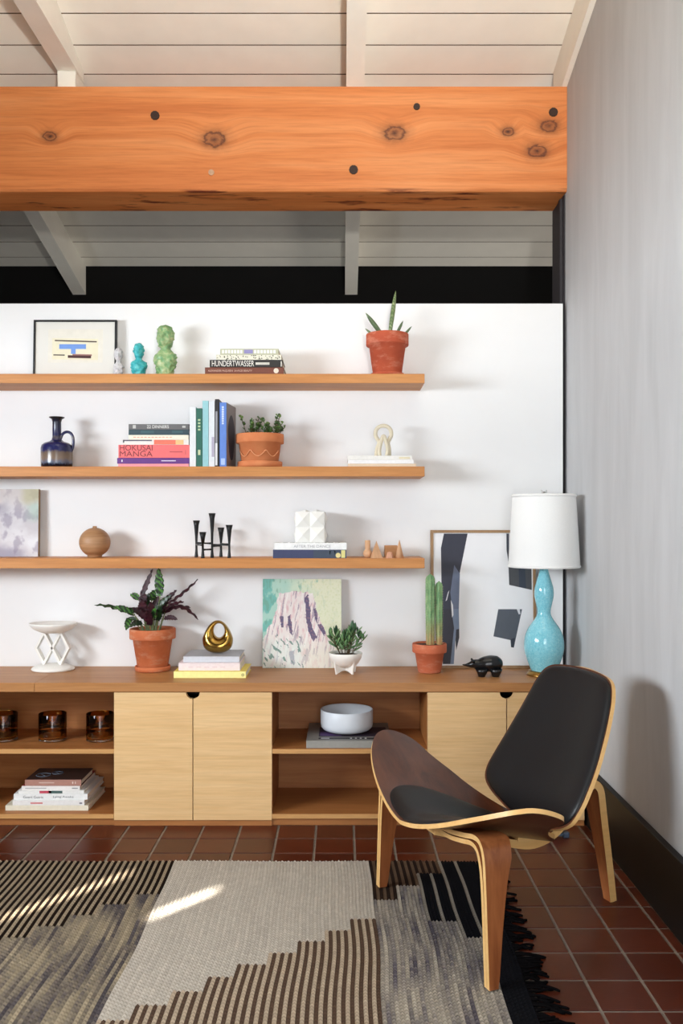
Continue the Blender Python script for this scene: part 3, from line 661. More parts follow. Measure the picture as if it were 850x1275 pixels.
# jade plant on the middle shelf
jd=3.878; jx=PX(323.5,jd)
r=empty('potted_jade_plant',(jx,jd,Z2),0,'small leafy jade plant in an orange clay pot on the middle shelf','plant')
pot(r,0.105,0.079,0.137,0.042,M_terra_orange,M_soil,0.009,0.105,(0.098,0.026))
def drape(a0,a1,z0,z1,name,mat):
    # unglazed darker swag pressed round the pot body
    mb=MB(); vs=[]; n=24
    for i in range(n+1):
        t=i/n; a=a0+(a1-a0)*t; zz=z0-(z0-z1)*math.sin(math.pi*t)
        rr_=0.079+(0.098-0.079)*((zz-0.009)/0.095)+0.0015
        vs.append((rr_*math.cos(a),rr_*math.sin(a),zz))
    mb.tube(vs,0.0022,6); return mb.build(name,mat,r)
for a0 in (3.6,4.35,5.1): drape(a0,a0+0.72,0.072,0.046,'swag',plain('clay_slip',(228,158,112),0.8,0.05,40))
def bushy(parent, nstem, spread, hmin,hmax, zbase, leaf, matA, matB, seed, nl, cup=0.5, xoff=(0,)):
    rg=random.Random(seed); stems=MB(); A=MB(); B=MB()
    for i in range(nstem):
        a=rg.random()*2*math.pi; rad=spread*math.sqrt(rg.random()); xo=rg.choice(xoff)
        b0=Vector((xo+0.35*rad*math.cos(a),0.35*rad*math.sin(a),zbase)); hgt=hmin+(hmax-hmin)*rg.random()
        tip=Vector((xo+rad*math.cos(a),rad*math.sin(a)*0.8,zbase+hgt)); mid=(b0+tip)/2+Vector((0,0,0.12*hgt))
        pth=smoothpath([b0,mid,tip],6); stems.tube(pth,0.0016,5)
        for k in range(nl):
            t=0.25+0.75*k/(nl-1); p=pth[min(len(pth)-1,int(t*(len(pth)-1)))]
            aa=k*2.4+rg.random()*0.8; el=0.2+0.9*t+rg.uniform(-0.3,0.3)
            dv=Vector((math.cos(aa)*math.cos(el),math.sin(aa)*math.cos(el),math.sin(el)))
            L=leaf[0]*(0.7+0.5*rg.random())*(1.0-0.35*t if cup<1 else 1); w=leaf[1]*(0.8+0.4*rg.random())
            s=dv.cross(Vector((0,0,1))).normalized(); nn=s.cross(dv)
            M_=B if (t>0.8 and rg.random()<0.5) else A
            q=[p]
            for tt,ww in ((0.3,0.8),(0.6,1.0),(0.85,0.6)):
                c=p+dv*L*tt+nn*(0.1*L*tt*tt); q+= [c-s*w*ww,c+nn*leaf[2],c+s*w*ww,c-nn*leaf[2]]
            q.append(p+dv*L+nn*0.1*L)
            fs=[(0,1,2),(0,2,3),(0,3,4),(0,4,1)]
            for j in range(2):
                o=1+4*j
                for e in range(4): fs.append((o+e,o+4+e,o+4+(e+1)%4,o+(e+1)%4))
            o=9
            for e in range(4): fs.append((o+e,13,o+(e+1)%4))
            M_.add(q,fs,0,True)
    stems.build('stem',plain('woody_stem',(86,70,44),0.8,0.2,60),parent)
    tag(A.build('foliage',matA,parent),kind='stuff'); 
    if B.v: tag(B.build('young_foliage',matB,parent),kind='stuff')
bushy(r,22,0.062,0.03,0.10,0.128,(0.022,0.0085,0.0022),M_jade,M_jade2,5,7,0.5,(-0.042,-0.03,0.045,0.055))
# succulent in white footed pot
ud=3.815; ux=PX(430,ud)
r=empty('potted_succulent',(ux,ud,ZT),0,'green succulent in a white bowl planter on crossed feet','plant')
MB().lathe([(0,0.026),(0.03,0.028),(0.055,0.044),(0.068,0.066),(0.073,0.088),(0.071,0.090),(0.066,0.088),(0.06,0.07)],44).build('pot',M_ceramwhite,r)
for rz in (math.radians(38),math.radians(128)):
    f_=MB(); f_.prism([(-0.052,0),(-0.02,0.012),(0.02,0.012),(0.052,0),(0.062,0.06),(-0.062,0.06)],'y',-0.004,0.004)
    o=f_.build('foot',M_ceramwhite,r); o.rotation_euler=(0,0,rz); o.scale=(1,1,0.95 if rz>1 else 1)
MB().lathe([(0,0.08),(0.04,0.081),(0.0655,0.078)],30).build('soil',M_soil,r)
bushy(r,15,0.085,0.045,0.12,0.078,(0.050,0.0070,0.0028),M_succ,M_succ2,11,8,1.0)
# cactus
cd=3.842; cxx=PX(534.5,cd)
r=empty('potted_cactus',(cxx,cd,ZT),0,'two column cactus in a small clay pot beside the framed collage','plant')
pot(r,0.0745,0.05,0.125,0.04,M_terra_mid,M_soilred,0.0005,0.0745,None,None,0.118)
def cactus_mat():
    m,nt,b=nodes('cactus_skin'); tc=N(nt,'ShaderNodeTexCoord'); sp=N(nt,'ShaderNodeSeparateXYZ'); nt.links.new(tc.outputs['Object'],sp.inputs[0])
    f=noisetex(nt,texco(nt,(1,1,0.4)),60,3)
    col=ramp(nt,f,[(0.35,lin((94,140,92))),(0.65,lin((150,182,130)))])
    mr=N(nt,'ShaderNodeMapRange'); nt.links.new(sp.outputs[2],mr.inputs[0]); mr.inputs[1].default_value=0.235; mr.inputs[2].default_value=0.125
    ad=N(nt,'ShaderNodeMath',operation='MULTIPLY'); nt.links.new(mr.outputs[0],ad.inputs[0]); nt.links.new(ramp(nt,noisetex(nt,texco(nt,(1,1,0.3)),90,3),[(0.3,(0.3,0.3,0.3)),(0.6,(1,1,1))]),ad.inputs[1])
    col=mixc(nt,ad.outputs[0],col,lin((186,140,88))); nt.links.new(col,b.inputs['Base Color']); b.inputs['Roughness'].default_value=0.6; return m
M_cactus=cactus_mat()
def cactus_stem(x,y,rad,z1,nr=8):
    mb=MB(); vs=[]; n=nr*6; rows=28; z0=0.112
    for i in range(rows):
        t=i/(rows-1); z=z0+(z1-z0)*t; rr_=rad*(0.86+0.14*math.sin(min(1,t*1.6)*math.pi/2))
        if t>0.9: rr_*=math.sqrt(max(0.0,1-((t-0.9)/0.1)**2))+0.02
        for k in range(n):
            a=2*math.pi*k/n; q=rr_*(1+0.13*math.cos(nr*a)); vs.append((x+q*math.cos(a),y+q*math.sin(a),z))
    fs=[(i*n+k,i*n+(k+1)%n,(i+1)*n+(k+1)%n,(i+1)*n+k) for i in range(rows-1) for k in range(n)]
    mb.add(vs,fs,0,True); mb.f.append([(rows-1)*n+k for k in range(n)]); mb.m.append(0); mb.sm.append(True)
    c=mb.build('stem',M_cactus,r)
    sp=MB(); rg=random.Random(int(x*1e4))
    for k in range(nr):
        a=2*math.pi*k/nr
        for j in range(24):
            z=z0+0.015+(z1-z0-0.03)*j/24; q=rad*1.13*(0.86+0.14*math.sin(min(1,(z-z0)/(z1-z0)*1.6)*math.pi/2))
            p=Vector((x+q*math.cos(a),y+q*math.sin(a),z))
            for da in (-0.6,0,0.6):
                dv=Vector((math.cos(a+da),math.sin(a+da),rg.uniform(-0.3,0.6)))*0.006; s=Vector((-math.sin(a),math.cos(a),0))*0.0005
                sp.add([p-s,p+s,p+dv,p+Vector((0,0,0.0006))],[(0,1,2),(1,3,2),(3,0,2)])
    tag(sp.build('spines',plain('cactus_spine',(206,196,160),0.7,0.1,60),c),kind='stuff')
cactus_stem(PX(535.5,cd)-cxx,0.0,0.0185,PZ(714.5,cd)-ZT)
cactus_stem(PX(546.5,cd)-cxx,0.005,0.0145,PZ(723.5,cd)-ZT)
# calathea
pd=3.888; px_=PX(190,pd)
r=empty('potted_calathea',(px_,pd,ZT),0,'calathea with wavy maroon and green leaves in a weathered clay pot','plant')
pot(r,0.1,0.066,0.172,0.046,M_terra_old,M_soil,0.013,0.1,(0.077,0.022))
def cl_leaf(base,tip,w,droop,mats,dy=0.0,phase=0):
    x0,x1=PX(base[0],pd)-px_,PX(tip[0],pd)-px_; z0,z1=PZ(base[1],pd)-ZT,PZ(tip[1],pd)-ZT
    a=Vector((x0,dy*0.3,z0)); b=Vector((x1,dy,z1)); root=Vector((x0*0.45,dy*0.1,0.165))
    path=[]; ws=[]; n=16
    for i in range(n):
        t=i/(n-1); path.append(a.lerp(b,t)+Vector((0,0,droop*math.sin(math.pi*t)))); ws.append(max(0.0006,1.22*w*math.sin(math.pi*min(1,0.08+0.92*t))**0.6*(1-0.25*t)))
    up=Vector((0,-1,0.35)) if abs(x1-x0)<0.1 else Vector((0.0,-0.75,1))
    lf=blade(path,ws,0.0012,mats,r,'leaf',up,0.0045,fold=0.12,phase=phase)
    MB().tube(smoothpath([root,(root+a)/2+Vector((0,0,0.01)),a],4),0.0022,6).build('stalk',M_stem,lf)
DM=[M_cal_dark,M_cal_bot]; MM=[M_cal_bot,M_cal_bot]; GM=[M_cal_top,M_cal_bot]; 
LV=[((174,748),(190,708.5),0.0105,0.0,MM,0),((199,742),(197.5,707.5),0.0185,0,GM,0.0),((168,766),(120,752.5),0.010,0.012,DM,-0.03),
    ((166,763),(144,755),0.012,0.008,GM,-0.05),((209,752),(246.5,721.5),0.0085,-0.006,MM,0.0),((196,757),(219,735),0.012,0.0,MM,0.02),
    ((206,763),(248,770.5),0.010,0.040,MM,-0.03),((200,762),(230,748.5),0.012,0.008,MM,-0.02),((205,770),(223.5,770),0.010,0.008,MM,-0.05),
    ((163,770),(160.5,783),0.014,0.008,GM,-0.05),((173,746),(162,741),0.013,0.006,GM,0.0),((188,748),(190,735),0.016,0,GM,0.03),
    ((176,752),(184,742),0.018,0.004,MM,-0.02),((180,768),(178,745),0.020,0.0,MM,-0.03),((190,772),(191,748),0.020,0.0,MM,-0.05),
    ((184,772),(168,756),0.014,0.01,MM,-0.05),((197,772),(203,752),0.015,0.0,DM,-0.04),((178,776),(165,779),0.012,0.010,DM,-0.06),
    ((188,778),(187,758),0.016,0.0,MM,-0.06),((192,768),(199,757),0.016,0.004,GM,-0.07),((170,772),(155,772),0.007,0.006,DM,0.03),
    ((182,762),(172,750),0.016,0.004,MM,0.03),((186,766),(176,738),0.015,0.0,MM,0.04),((193,760),(213,741),0.013,0.004,DM,0.0),((178,764),(150,762),0.011,0.012,DM,0.0),((198,766),(236,757),0.010,0.018,MM,0.02),((187,770),(196,742),0.016,0.0,MM,0.02),((181,760),(186,738),0.015,0.0,DM,-0.01),((195,764),(208,748),0.014,0.002,MM,0.03)]
for i,(b0,t0,w0,dr,mm,dy) in enumerate(LV): cl_leaf(b0,t0,w0,dr,mm,dy,i*1.3)
# ------------------------------------------------------------------ pictures
def canvas(name,label,w,h,th,loc,tilt,func,nx,ny,edge,frame=None):
    r=empty(name,loc,0,label,'painting'); r.rotation_euler=(tilt,0,0)
    e=MB(); e.box(-w/2,w/2,0.0006,th,0,h); e.build('stretcher',edge,r)
    xs=np.linspace(-w/2,w/2,nx+1); zs=np.linspace(h,0,ny+1)
    vs=[(x,0,z) for z in zs for x in xs]; fs=[(j*(nx+1)+i,(j+1)*(nx+1)+i,(j+1)*(nx+1)+i+1,j*(nx+1)+i+1) for j in range(ny) for i in range(nx)]
    me=bpy.data.meshes.new('painted_face'); me.from_pydata(vs,[],fs); me.materials.append(M_paint)
    at=me.attributes.new('paint','FLOAT_COLOR','FACE'); cols=[]
    for j in range(ny):
        for i in range(nx): cols += [*lin(func((i+0.5)/nx,(j+0.5)/ny)),1.0]
    at.data.foreach_set('color',cols)
    o=bpy.data.objects.new('painted_face',me); COL.objects.link(o); o.parent=r
    return r
def inpoly(x,y,P):
    c=False; j=len(P)-1
    for i in range(len(P)):
        if (P[i][1]>y)!=(P[j][1]>y) and x<(P[j][0]-P[i][0])*(y-P[i][1])/(P[j][1]-P[i][1])+P[i][0]: c=not c
        j=i
    return c
def mix3(a,b,t): t=max(0,min(1,t)); return tuple(a[i]*(1-t)+b[i]*t for i in range(3))
STUMP=[(150,160),(240,140),(330,150),(385,150),(405,190),(420,270),(455,370),(490,440),(560,560),(598,610),(598,690),(40,690),(40,480),(75,410),(110,370),(130,290)]
DK=[[(338,190),(362,165),(378,290),(395,400),(430,470),(405,500),(365,430),(345,310)],[(220,325),(246,308),(250,462),(226,436)],[(432,380),(458,380),(492,450),(470,452)],[(398,270),(420,262),(432,375),(412,340)],[(224,580),(268,560),(262,660),(238,665)],[(170,330),(190,320),(186,400),(172,400)]]
def sstep(a,b,x): t=max(0,min(1,(x-a)/(b-a))); return t*t*(3-2*t)
def stump(u,v):
    x=40+558*u; y=55+635*v
    n1=noise.fractal(Vector((u*5,v*5,0)),1.0,2.0,4); n2=noise.fractal(Vector((u*24,v*9,3)),1.0,2.0,4); n3=noise.noise(Vector((u*42,v*42,9)))
    xw=x+n1*14+n2*8; yw=y+n2*10
    bg=mix3((176,214,200),(232,234,206),u*1.7-0.15+n1*0.4)
    bg=mix3(bg,(100,178,170),0.7*sstep(0.25,0.6,n1+0.4*n2+(0.38-u)*1.0)); bg=mix3(bg,(120,164,140),0.5*sstep(0.2,0.5,n2+0.3*n1)*(1-u))
    bg=mix3(bg,(206,214,160),0.6*max(0,n3)*(u>0.5))
    if inpoly(xw,yw,STUMP):
        c=mix3((238,228,224),(226,190,192),max(0,n2*1.6))
        n4=noise.fractal(Vector((u*30+v*6,v*4,7)),1.0,2.0,3)
        if n4>0.35: c=mix3(c,(150,130,150),0.6)
        if n4<-0.45: c=(246,240,236)
        for P in DK:
            if inpoly(xw,yw,P): c=mix3((110,100,128),(170,130,140),max(0,n3*1.3))
        lo=sstep(400,560,yw+30*n1); lf=1-sstep(270,390,xw)
        c=mix3(c,(222,236,230),0.6*lo*lf); c=mix3(c,(232,232,216),0.6*sstep(450,620,yw)*(1-lf))
        if lo*lf>0.3:
            if noise.fractal(Vector((u*22-v*14,v*12,1)),1.0,2.0,3)>0.38: c=mix3(c,(96,130,120),0.75)
        return c
    return bg
M_cedge=plain('canvas_edge',(196,190,180),0.9,0.08,60)
canvas('stump_painting','painting of a pale tree stump leaning behind the white succulent planter',0.352,0.397,0.02,(PX(375.7,3.943),3.945,ZT+0.0003),-0.045,stump,196,220,M_cedge)
def abstract(u,v):
    n1=noise.fractal(Vector((u*3,v*3,20)),1.0,2.0,5); n2=noise.fractal(Vector((u*7,v*4,5)),1.0,2.0,4); n3=noise.fractal(Vector((u*4+3,v*5,11)),1.0,2.0,4)
    uu=u+n1*0.06; vv=v+n3*0.07
    c=mix3((206,202,206),(230,230,234),0.5+n1*0.9)
    c=mix3(c,(150,142,160),0.55*sstep(0.05,0.5,n2))
    c=mix3(c,(202,192,184),0.45*(1-sstep(0.1,0.4,vv)))
    c=mix3(c,(172,200,184),0.6*sstep(0.78,0.95,uu)*sstep(0.12,0.25,vv)*(1-sstep(0.35,0.55,vv)))
    c=mix3(c,(180,178,136),0.6*sstep(0.74,0.9,uu)*(1-sstep(0.1,0.25,vv)))
    c=mix3(c,(134,128,152),0.6*sstep(0.78,0.95,vv)*(1-sstep(0.65,0.95,uu)))
    c=mix3(c,(128,122,140),0.5*sstep(0.18,0.28,vv)*(1-sstep(0.32,0.46,vv))*(1-sstep(0.5,0.75,uu)))
    return c
canvas('abstract_painting','pale lilac and grey abstract canvas with raw wood edge on the lowest shelf',0.39,0.302,0.024,(PX(47.5,3.95)-0.195,3.947,Z3+0.0003),-0.03,abstract,150,120,plain('raw_wood_edge',(150,126,96),0.8,0.15,40))
def framed(name,label,w,h,th,fw,loc,tilt,fm,paper,shapes,mat_=None):
    """shapes: (polygon in fractions of the whole frame, v down, colour, layer)"""
    r=empty(name,loc,0,label,'picture'); r.rotation_euler=(tilt,0,0)
    for nm,b in (('frame_side',(-w/2,-w/2+fw,0,h)),('frame_side',(w/2-fw,w/2,0,h)),('frame_rail',(-w/2+fw,w/2-fw,0,fw)),('frame_rail',(-w/2+fw,w/2-fw,h-fw,h))):
        MB().box(b[0],b[1],0,th,b[2],b[3],bev=0.0008).build(nm,fm,r)
    pp=MB().box(-w/2+fw,w/2-fw,0.006,th-0.002,fw,h-fw).build('paper',plain('paper_%d_%d_%d'%paper,paper,0.8,0.015,10),r)
    for P,col,ly in shapes:
        q=MB(); q.prism([(-w/2+u*w,h-v*h) for u,v in P],'y',0.006-0.0005*ly,0.0062); q.build('print_shape',ink(col),pp)
    return r
def cr(pts,x0,x1,y0,y1): return [((x-x0)/(x1-x0),(y-y0)/(y1-y0)) for x,y in pts]
# top shelf print: crop coordinates (7.083x), frame 82..808 / 88..625 leaning
R_=(88,812,88,628)
def sq(x0,y0,x1,y1,s=0): return cr([(x0,y0),(x1,y0+s),(x1,y1+s),(x0,y1)],*R_)
framed('framed_print','black framed print of a blue T shape and dark bars on the top shelf',0.372,0.272,0.018,0.0085,(PX(92.5,3.945),3.945,Z1),-0.045,M_black,(226,224,217),
  [(sq(214,170,690,470),(228,224,212),1),(sq(250,250,650,440,8),(230,224,196),2),(sq(272,266,638,277,12),(66,46,40),3),(sq(312,305,545,348,0),(112,152,220),3),(sq(415,340,455,392),(112,152,220),4),(sq(262,396,360,406,2),(60,44,40),3),(sq(428,393,596,408,4),(158,110,104),3),(sq(388,404,590,428,4),(70,34,30),4)])
# collage: crop coordinates (3.148x) frame 147..562 x 220..770
Q=(147,562,220,772)
framed('framed_collage','large thin wood framed collage of torn slate blue paper shapes behind the lamp',0.47,0.617,0.022,0.0125,(PX(602.5,3.935),3.935,ZT+0.0002),-0.05,wood('grey_oak_frame',(150,116,82),(176,142,104),2,0.5,1.0,0.8,26),(240,240,242),
  [(cr([(200,234),(294,234),(258,410),(257,536),(190,536),(188,292)],*Q),(52,54,68),1),
   (cr([(240,360),(262,395),(257,536),(232,536),(224,470)],*Q),(104,114,138),2),
   (cr([(205,505),(214,470),(220,462),(211,500)],*Q),(206,206,210),3),
   (cr([(190,536),(229,536),(240,615),(222,755),(193,755)],*Q),(48,48,58),1),
   (cr([(228,536),(257,536),(258,618),(244,640),(236,755),(222,755),(238,612)],*Q),(120,134,158),2),
   (cr([(246,618),(258,615),(258,650),(246,700),(243,660)],*Q),(50,52,62),3),
   (cr([(226,500),(234,520),(236,560),(230,570)],*Q),(226,226,228),4),
   (cr([(448,234),(458,234),(458,372),(448,300)],*Q),(64,66,78),1),
   (cr([(455,360),(546,366),(546,460),(457,440)],*Q),(74,76,80),1),
   (cr([(495,364),(520,366),(524,454),(496,448)],*Q),(52,60,74),2),
   (cr([(413,537),(507,537),(473,690),(462,688),(460,660),(393,645)],*Q),(82,88,98),1),
   (cr([(486,537),(498,537),(500,556),(494,558)],*Q),(220,222,226),2),
   (cr([(462,656),(478,650),(473,690),(462,688)],*Q),(48,54,66),2)])
# ------------------------------------------------------------------ busts
def bust(label,px,d,ptop,width,headw,mat,seed,lump=0.05):
    x=PX(px,d); hgt=PZ(ptop,d)-Z1
    r=empty('bust_figurine',(x,d,Z1),0,label,'figurine','clay busts on the top shelf')
    hw=headw/2; sw=width/2
    prof=[(0,0.62*sw,0.5*sw,0),(0.05,0.66*sw,0.55*sw,0),(0.16,0.80*sw,0.6*sw,-0.03),(0.28,0.97*sw,0.66*sw,-0.05),(0.37,1.0*sw,0.66*sw,-0.03),(0.44,0.86*sw,0.58*sw,0),(0.49,0.58*sw,0.46*sw,0.02),
          (0.53,0.60*hw,0.60*hw,0),(0.57,0.62*hw,0.66*hw,-0.02),(0.61,0.78*hw,0.90*hw,-0.05),(0.68,0.94*hw,1.02*hw,-0.03),(0.76,1.0*hw,1.08*hw,0),(0.85,1.0*hw,1.08*hw,0.02),(0.92,0.84*hw,0.90*hw,0.02),(0.97,0.54*hw,0.58*hw,0.02),(1.0,0.05*hw,0.05*hw,0.02)]
    rows=60; n=40; vs=[]
    ts=np.linspace(0,1,rows); A=np.array(prof)
    for t in ts:
        rx,ry,cy=[np.interp(t,A[:,0],A[:,k]) for k in (1,2,3)]
        for k in range(n):
            a=2*math.pi*k/n; vx=rx*math.cos(a); vy=ry*math.sin(a)+cy*sw; z=t*hgt
            front=max(0,-math.sin(a))
            if front>0.2:
                u=math.cos(a)
                nose=math.exp(-(u/0.14)**2)*math.exp(-((t-0.735)/0.045)**2)*hw*0.55
                brow=math.exp(-((t-0.80)/0.022)**2)*math.exp(-(u/0.6)**2)*hw*0.18
                eye=-(math.exp(-((u-0.36)/0.15)**2)+math.exp(-((u+0.36)/0.15)**2))*math.exp(-((t-0.77)/0.022)**2)*hw*0.30
                lips=math.exp(-(u/0.3)**2)*(math.exp(-((t-0.672)/0.012)**2)+math.exp(-((t-0.648)/0.012)**2))*hw*0.22
                chin=math.exp(-(u/0.3)**2)*math.exp(-((t-0.61)/0.025)**2)*hw*0.14
                vy-=front*(nose+brow+eye+lips+chin)
            ear=(math.exp(-((abs(math.cos(a))-1)/0.03)**2))*math.exp(-((t-0.75)/0.05)**2)*hw*0.14
            vx+=math.copysign(ear,math.cos(a))
            hair=max(0,math.sin(a)*0.5+0.5)*(1 if t>0.66 else 0)+ (1 if t>0.87 else 0)
            nv=noise.fractal(Vector((vx*85+seed,vy*85,z*85)),1.0,2.0,3)*(lump*0.8*sw+ (0.16*hw*min(1,hair) if t>0.6 else 0.09*sw))
            L=math.hypot(vx,vy)+1e-6
            vs.append((vx*(1+nv/L),vy*(1+nv/L),z))
    fs=[(i*n+k,i*n+(k+1)%n,(i+1)*n+(k+1)%n,(i+1)*n+k) for i in range(rows-1) for k in range(n)]
    mb=MB(); mb.add(vs,fs,0,True); mb.f.append(list(range(n))[::-1]); mb.m.append(0); mb.sm.append(False)
    mb.f.append([(rows-1)*n+k for k in range(n)]); mb.m.append(0); mb.sm.append(True)
    o=mb.build('body',mat,r); o.rotation_euler=(0,0,math.radians(-14 if seed>2 else 10))
def mottled(name,stops,scale,rough=0.35):
    m,nt,b=nodes(name); f=noisetex(nt,texco(nt),scale,6,0.7,0.6)
    nt.links.new(ramp(nt,f,[(p,lin(c)) for p,c in stops]),b.inputs['Base Color']); b.inputs['Roughness'].default_value=rough
    bump(nt,b,f,0.4,0.004); return m
bust('small speckled grey-white bust beside the framed print',147.5,3.90,432.6,0.046,0.034,mottled('speckled_grey',[(0.3,(120,116,118)),(0.45,(196,194,196)),(0.7,(226,224,224))],70,0.7),1,0.12)
bust('turquoise glazed bust between the grey one and the green one',172.8,3.885,426.8,0.071,0.044,mottled('turquoise_glaze',[(0.25,(16,92,104)),(0.5,(52,176,182)),(0.75,(128,218,214))],45),2,0.10)
bust('tall mottled green glazed bust, largest of the three',206,3.885,404.4,0.104,0.073,mottled('green_glaze',[(0.25,(58,120,84)),(0.45,(124,166,110)),(0.6,(176,192,140)),(0.78,(206,190,146))],34),3,0.09)
# ------------------------------------------------------------------ jug
def jug_mat():
    m,nt,b=nodes('banded_glaze'); tc=N(nt,'ShaderNodeTexCoord'); sp=N(nt,'ShaderNodeSeparateXYZ'); nt.links.new(tc.outputs['Object'],sp.inputs[0])
    f=noisetex(nt,texco(nt,(1,1,0.5)),60,5,0.7); ad=N(nt,'ShaderNodeMath',operation='MULTIPLY_ADD'); nt.links.new(f,ad.inputs[0]); ad.inputs[1].default_value=0.03; nt.links.new(sp.outputs[2],ad.inputs[2])
    mr=N(nt,'ShaderNodeMapRange'); nt.links.new(ad.outputs[0],mr.inputs[0]); mr.inputs[1].default_value=0.0; mr.inputs[2].default_value=0.24
    col=ramp(nt,mr.outputs[0],[(0.0,lin((20,22,34))),(0.11,lin((20,22,34))),(0.15,lin((96,104,124))),(0.22,lin((128,108,92))),(0.33,lin((110,92,80))),(0.37,lin((34,36,84))),(0.55,lin((34,36,84))),(0.62,lin((86,80,84))),(0.66,lin((34,36,80))),(0.92,lin((26,28,44))),(0.98,lin((30,28,30)))])
    nt.links.new(col,b.inputs['Base Color']); b.inputs['Roughness'].default_value=0.22; return m
jd2=3.872; jm=jug_mat(); jx2=PX(70.7,jd2)
r=empty('stoneware_jug',(jx2,jd2,Z2),0,'narrow necked blue and brown banded stoneware jug with loop handle','jug')
MB().lathe([(0,0),(0.060,0),(0.066,0.006),(0.0675,0.02),(0.0675,0.085),(0.064,0.098),(0.052,0.108),(0.03,0.115),(0.022,0.122),(0.019,0.135),(0.0185,0.2),(0.022,0.212),(0.033,0.219),(0.033,0.222),(0.028,0.2215),(0.017,0.21),(0.015,0.15)],44).build('body',jm,r)
K=jd2/F
MB().tube(smoothpath([(0.017,0,0.128),(0.026,0,0.148),(0.044,0,0.157),(0.062,0,0.150),(0.072,0,0.128),(0.071,0,0.095),(0.064,0,0.072)],6),0.0062,10).build('handle',jm,r)
# ------------------------------------------------------------------ knot sculpture
kd=3.872; kx=PX(477,kd); kk=kd/F
r=empty('knot_sculpture',(kx,kd,ZKNOT),0,'cream looped knot sculpture standing on white books','sculpture')
def kp(pts,yy): return [((p[0]-444)/8.5*kk, y_, (408-p[1])/8.5*kk+0.002) for p,y_ in zip(pts,yy)]
M_knot=plain('cream_clay',(220,210,186),0.7,0.05,60)
a=smoothpath(kp([(372,400),(380,330),(415,270),(440,215),(395,240),(362,200),(365,140),(400,95),(445,85),(490,95),(524,140),(526,190),(500,240),(505,300),(495,400)],[0.012,0.01,0.0,-0.008,-0.004,0.0,0,0,0,0,0,0,0.004,0.008,0.012]),6)
a=smoothpath(kp([(368,402),(378,330),(400,265),(382,225),(362,185),(368,130),(402,95),(445,84),(488,95),(522,130),(528,185),(510,225),(494,265),(505,330),(508,402)],[0.0]*15),6)
MB().tube(a,0.0085,12).build('outer_loop',M_knot,r)
b=smoothpath(kp([(402,405),(400,340),(415,270),(445,195),(475,270),(488,340),(478,405)],[-0.018,-0.018,-0.016,-0.012,-0.016,-0.018,-0.018]),6)
MB().tube(b,0.0085,12).build('inner_loop',M_knot,r)
# ------------------------------------------------------------------ ball vase
vd=3.885; 
r=empty('ball_vase',(PX(118,vd),vd,Z3),0,'round tan wooden ball vase on the lowest shelf','vase')
R=0.067; cz=0.066
pr=[(0,0),(0.030,0),(0.031,0.004)]+[(R*math.sin(a),cz-R*0.955*math.cos(a)) for a in np.linspace(0.5,math.pi-0.16,26)]+[(0.009,0.131),(0.0085,0.137),(0.005,0.137),(0.004,0.12)]
m,nt,b=nodes('turned_wood'); f=noisetex(nt,texco(nt,(1,1,14)),5,5,0.6,0.3)
nt.links.new(ramp(nt,f,[(0.3,lin((150,106,70))),(0.7,lin((190,146,106)))]),b.inputs['Base Color']); b.inputs['Roughness'].default_value=0.5
MB().lathe(pr,48).build('body',m,r)
# ------------------------------------------------------------------ candle holder
chd=3.85; chx=PX(264,chd)
r=empty('candle_holder',(chx,chd,Z3),0,'black iron five cup candle holder on the lowest shelf','candle holder')
cups=[(244.4,648,3.92),(252.4,662.4,3.80),(264,639,3.84),(275,656.8,3.925),(285.3,653.5,3.82)]; cp=[]
for px,py,dd in cups:
    x=PX(px,dd)-chx; y_=dd-chd; t=PZ(py,dd)-Z3; zm=0.062
    MB().lathe([(0,0),(0.0082,0),(0.0078,0.004),(0.0052,0.03),(0.0047,zm),(0.006,t*0.55),(0.0105,t-0.022),(0.0155,t),(0.0125,t),(0.007,t-0.02),(0,t-0.022)],18,(x,y_,0)).build('cup',M_blackiron,r); cp.append((x,y_))
def bar(i,j,z,sag=0.0):
    a=Vector((*cp[i],z)); b=Vector((*cp[j],z)); MB().tube([a,a.lerp(b,0.3)+Vector((0,0,sag)),a.lerp(b,0.7)+Vector((0,0,sag)),b],[0.0048,0.0036,0.0036,0.0048],8).build('bar',M_blackiron,r)
bar(0,2,0.062); bar(2,4,0.056); bar(1,2,0.036); bar(2,3,0.050); bar(0,1,0.055); bar(3,4,0.058)
# ------------------------------------------------------------------ faceted vase
fd=3.875; w=0.062; hh2=0.134; fx=PX(386.5,fd)
r=empty('faceted_vase',(fx,fd,ZFAC),0,'white square vase with pyramid facets standing on the white book','vase')
mb=MB()
def facets(o,ex,ez,nrm,open_top=False):
    for i in range(2):
        for j in range(2):
            p=[o+ex*(i/2)+ez*(j/2),o+ex*((i+1)/2)+ez*(j/2),o+ex*((i+1)/2)+ez*((j+1)/2),o+ex*(i/2)+ez*((j+1)/2)]
            c=sum(p,Vector())/4+nrm*0.012
            mb.add(p+[c],[(0,1,4),(1,2,4),(2,3,4),(3,0,4)])
V=Vector; ez=V((0,0,hh2))
facets(V((-w,-w,0)),V((2*w,0,0)),ez,V((0,-1,0))); facets(V((w,-w,0)),V((0,2*w,0)),ez,V((1,0,0)))
facets(V((w,w,0)),V((-2*w,0,0)),ez,V((0,1,0))); facets(V((-w,w,0)),V((0,-2*w,0)),ez,V((-1,0,0)))
mb.add([(-w,-w,0),(w,-w,0),(w,w,0),(-w,w,0)],[(0,3,2,1)]); mb.add([(-w,-w,0.02),(w,-w,0.02),(w,w,0.02),(-w,w,0.02)],[(0,1,2,3)])
mb.build('body',M_ceramwhite,r)
rim=MB(); ww=w-0.0005
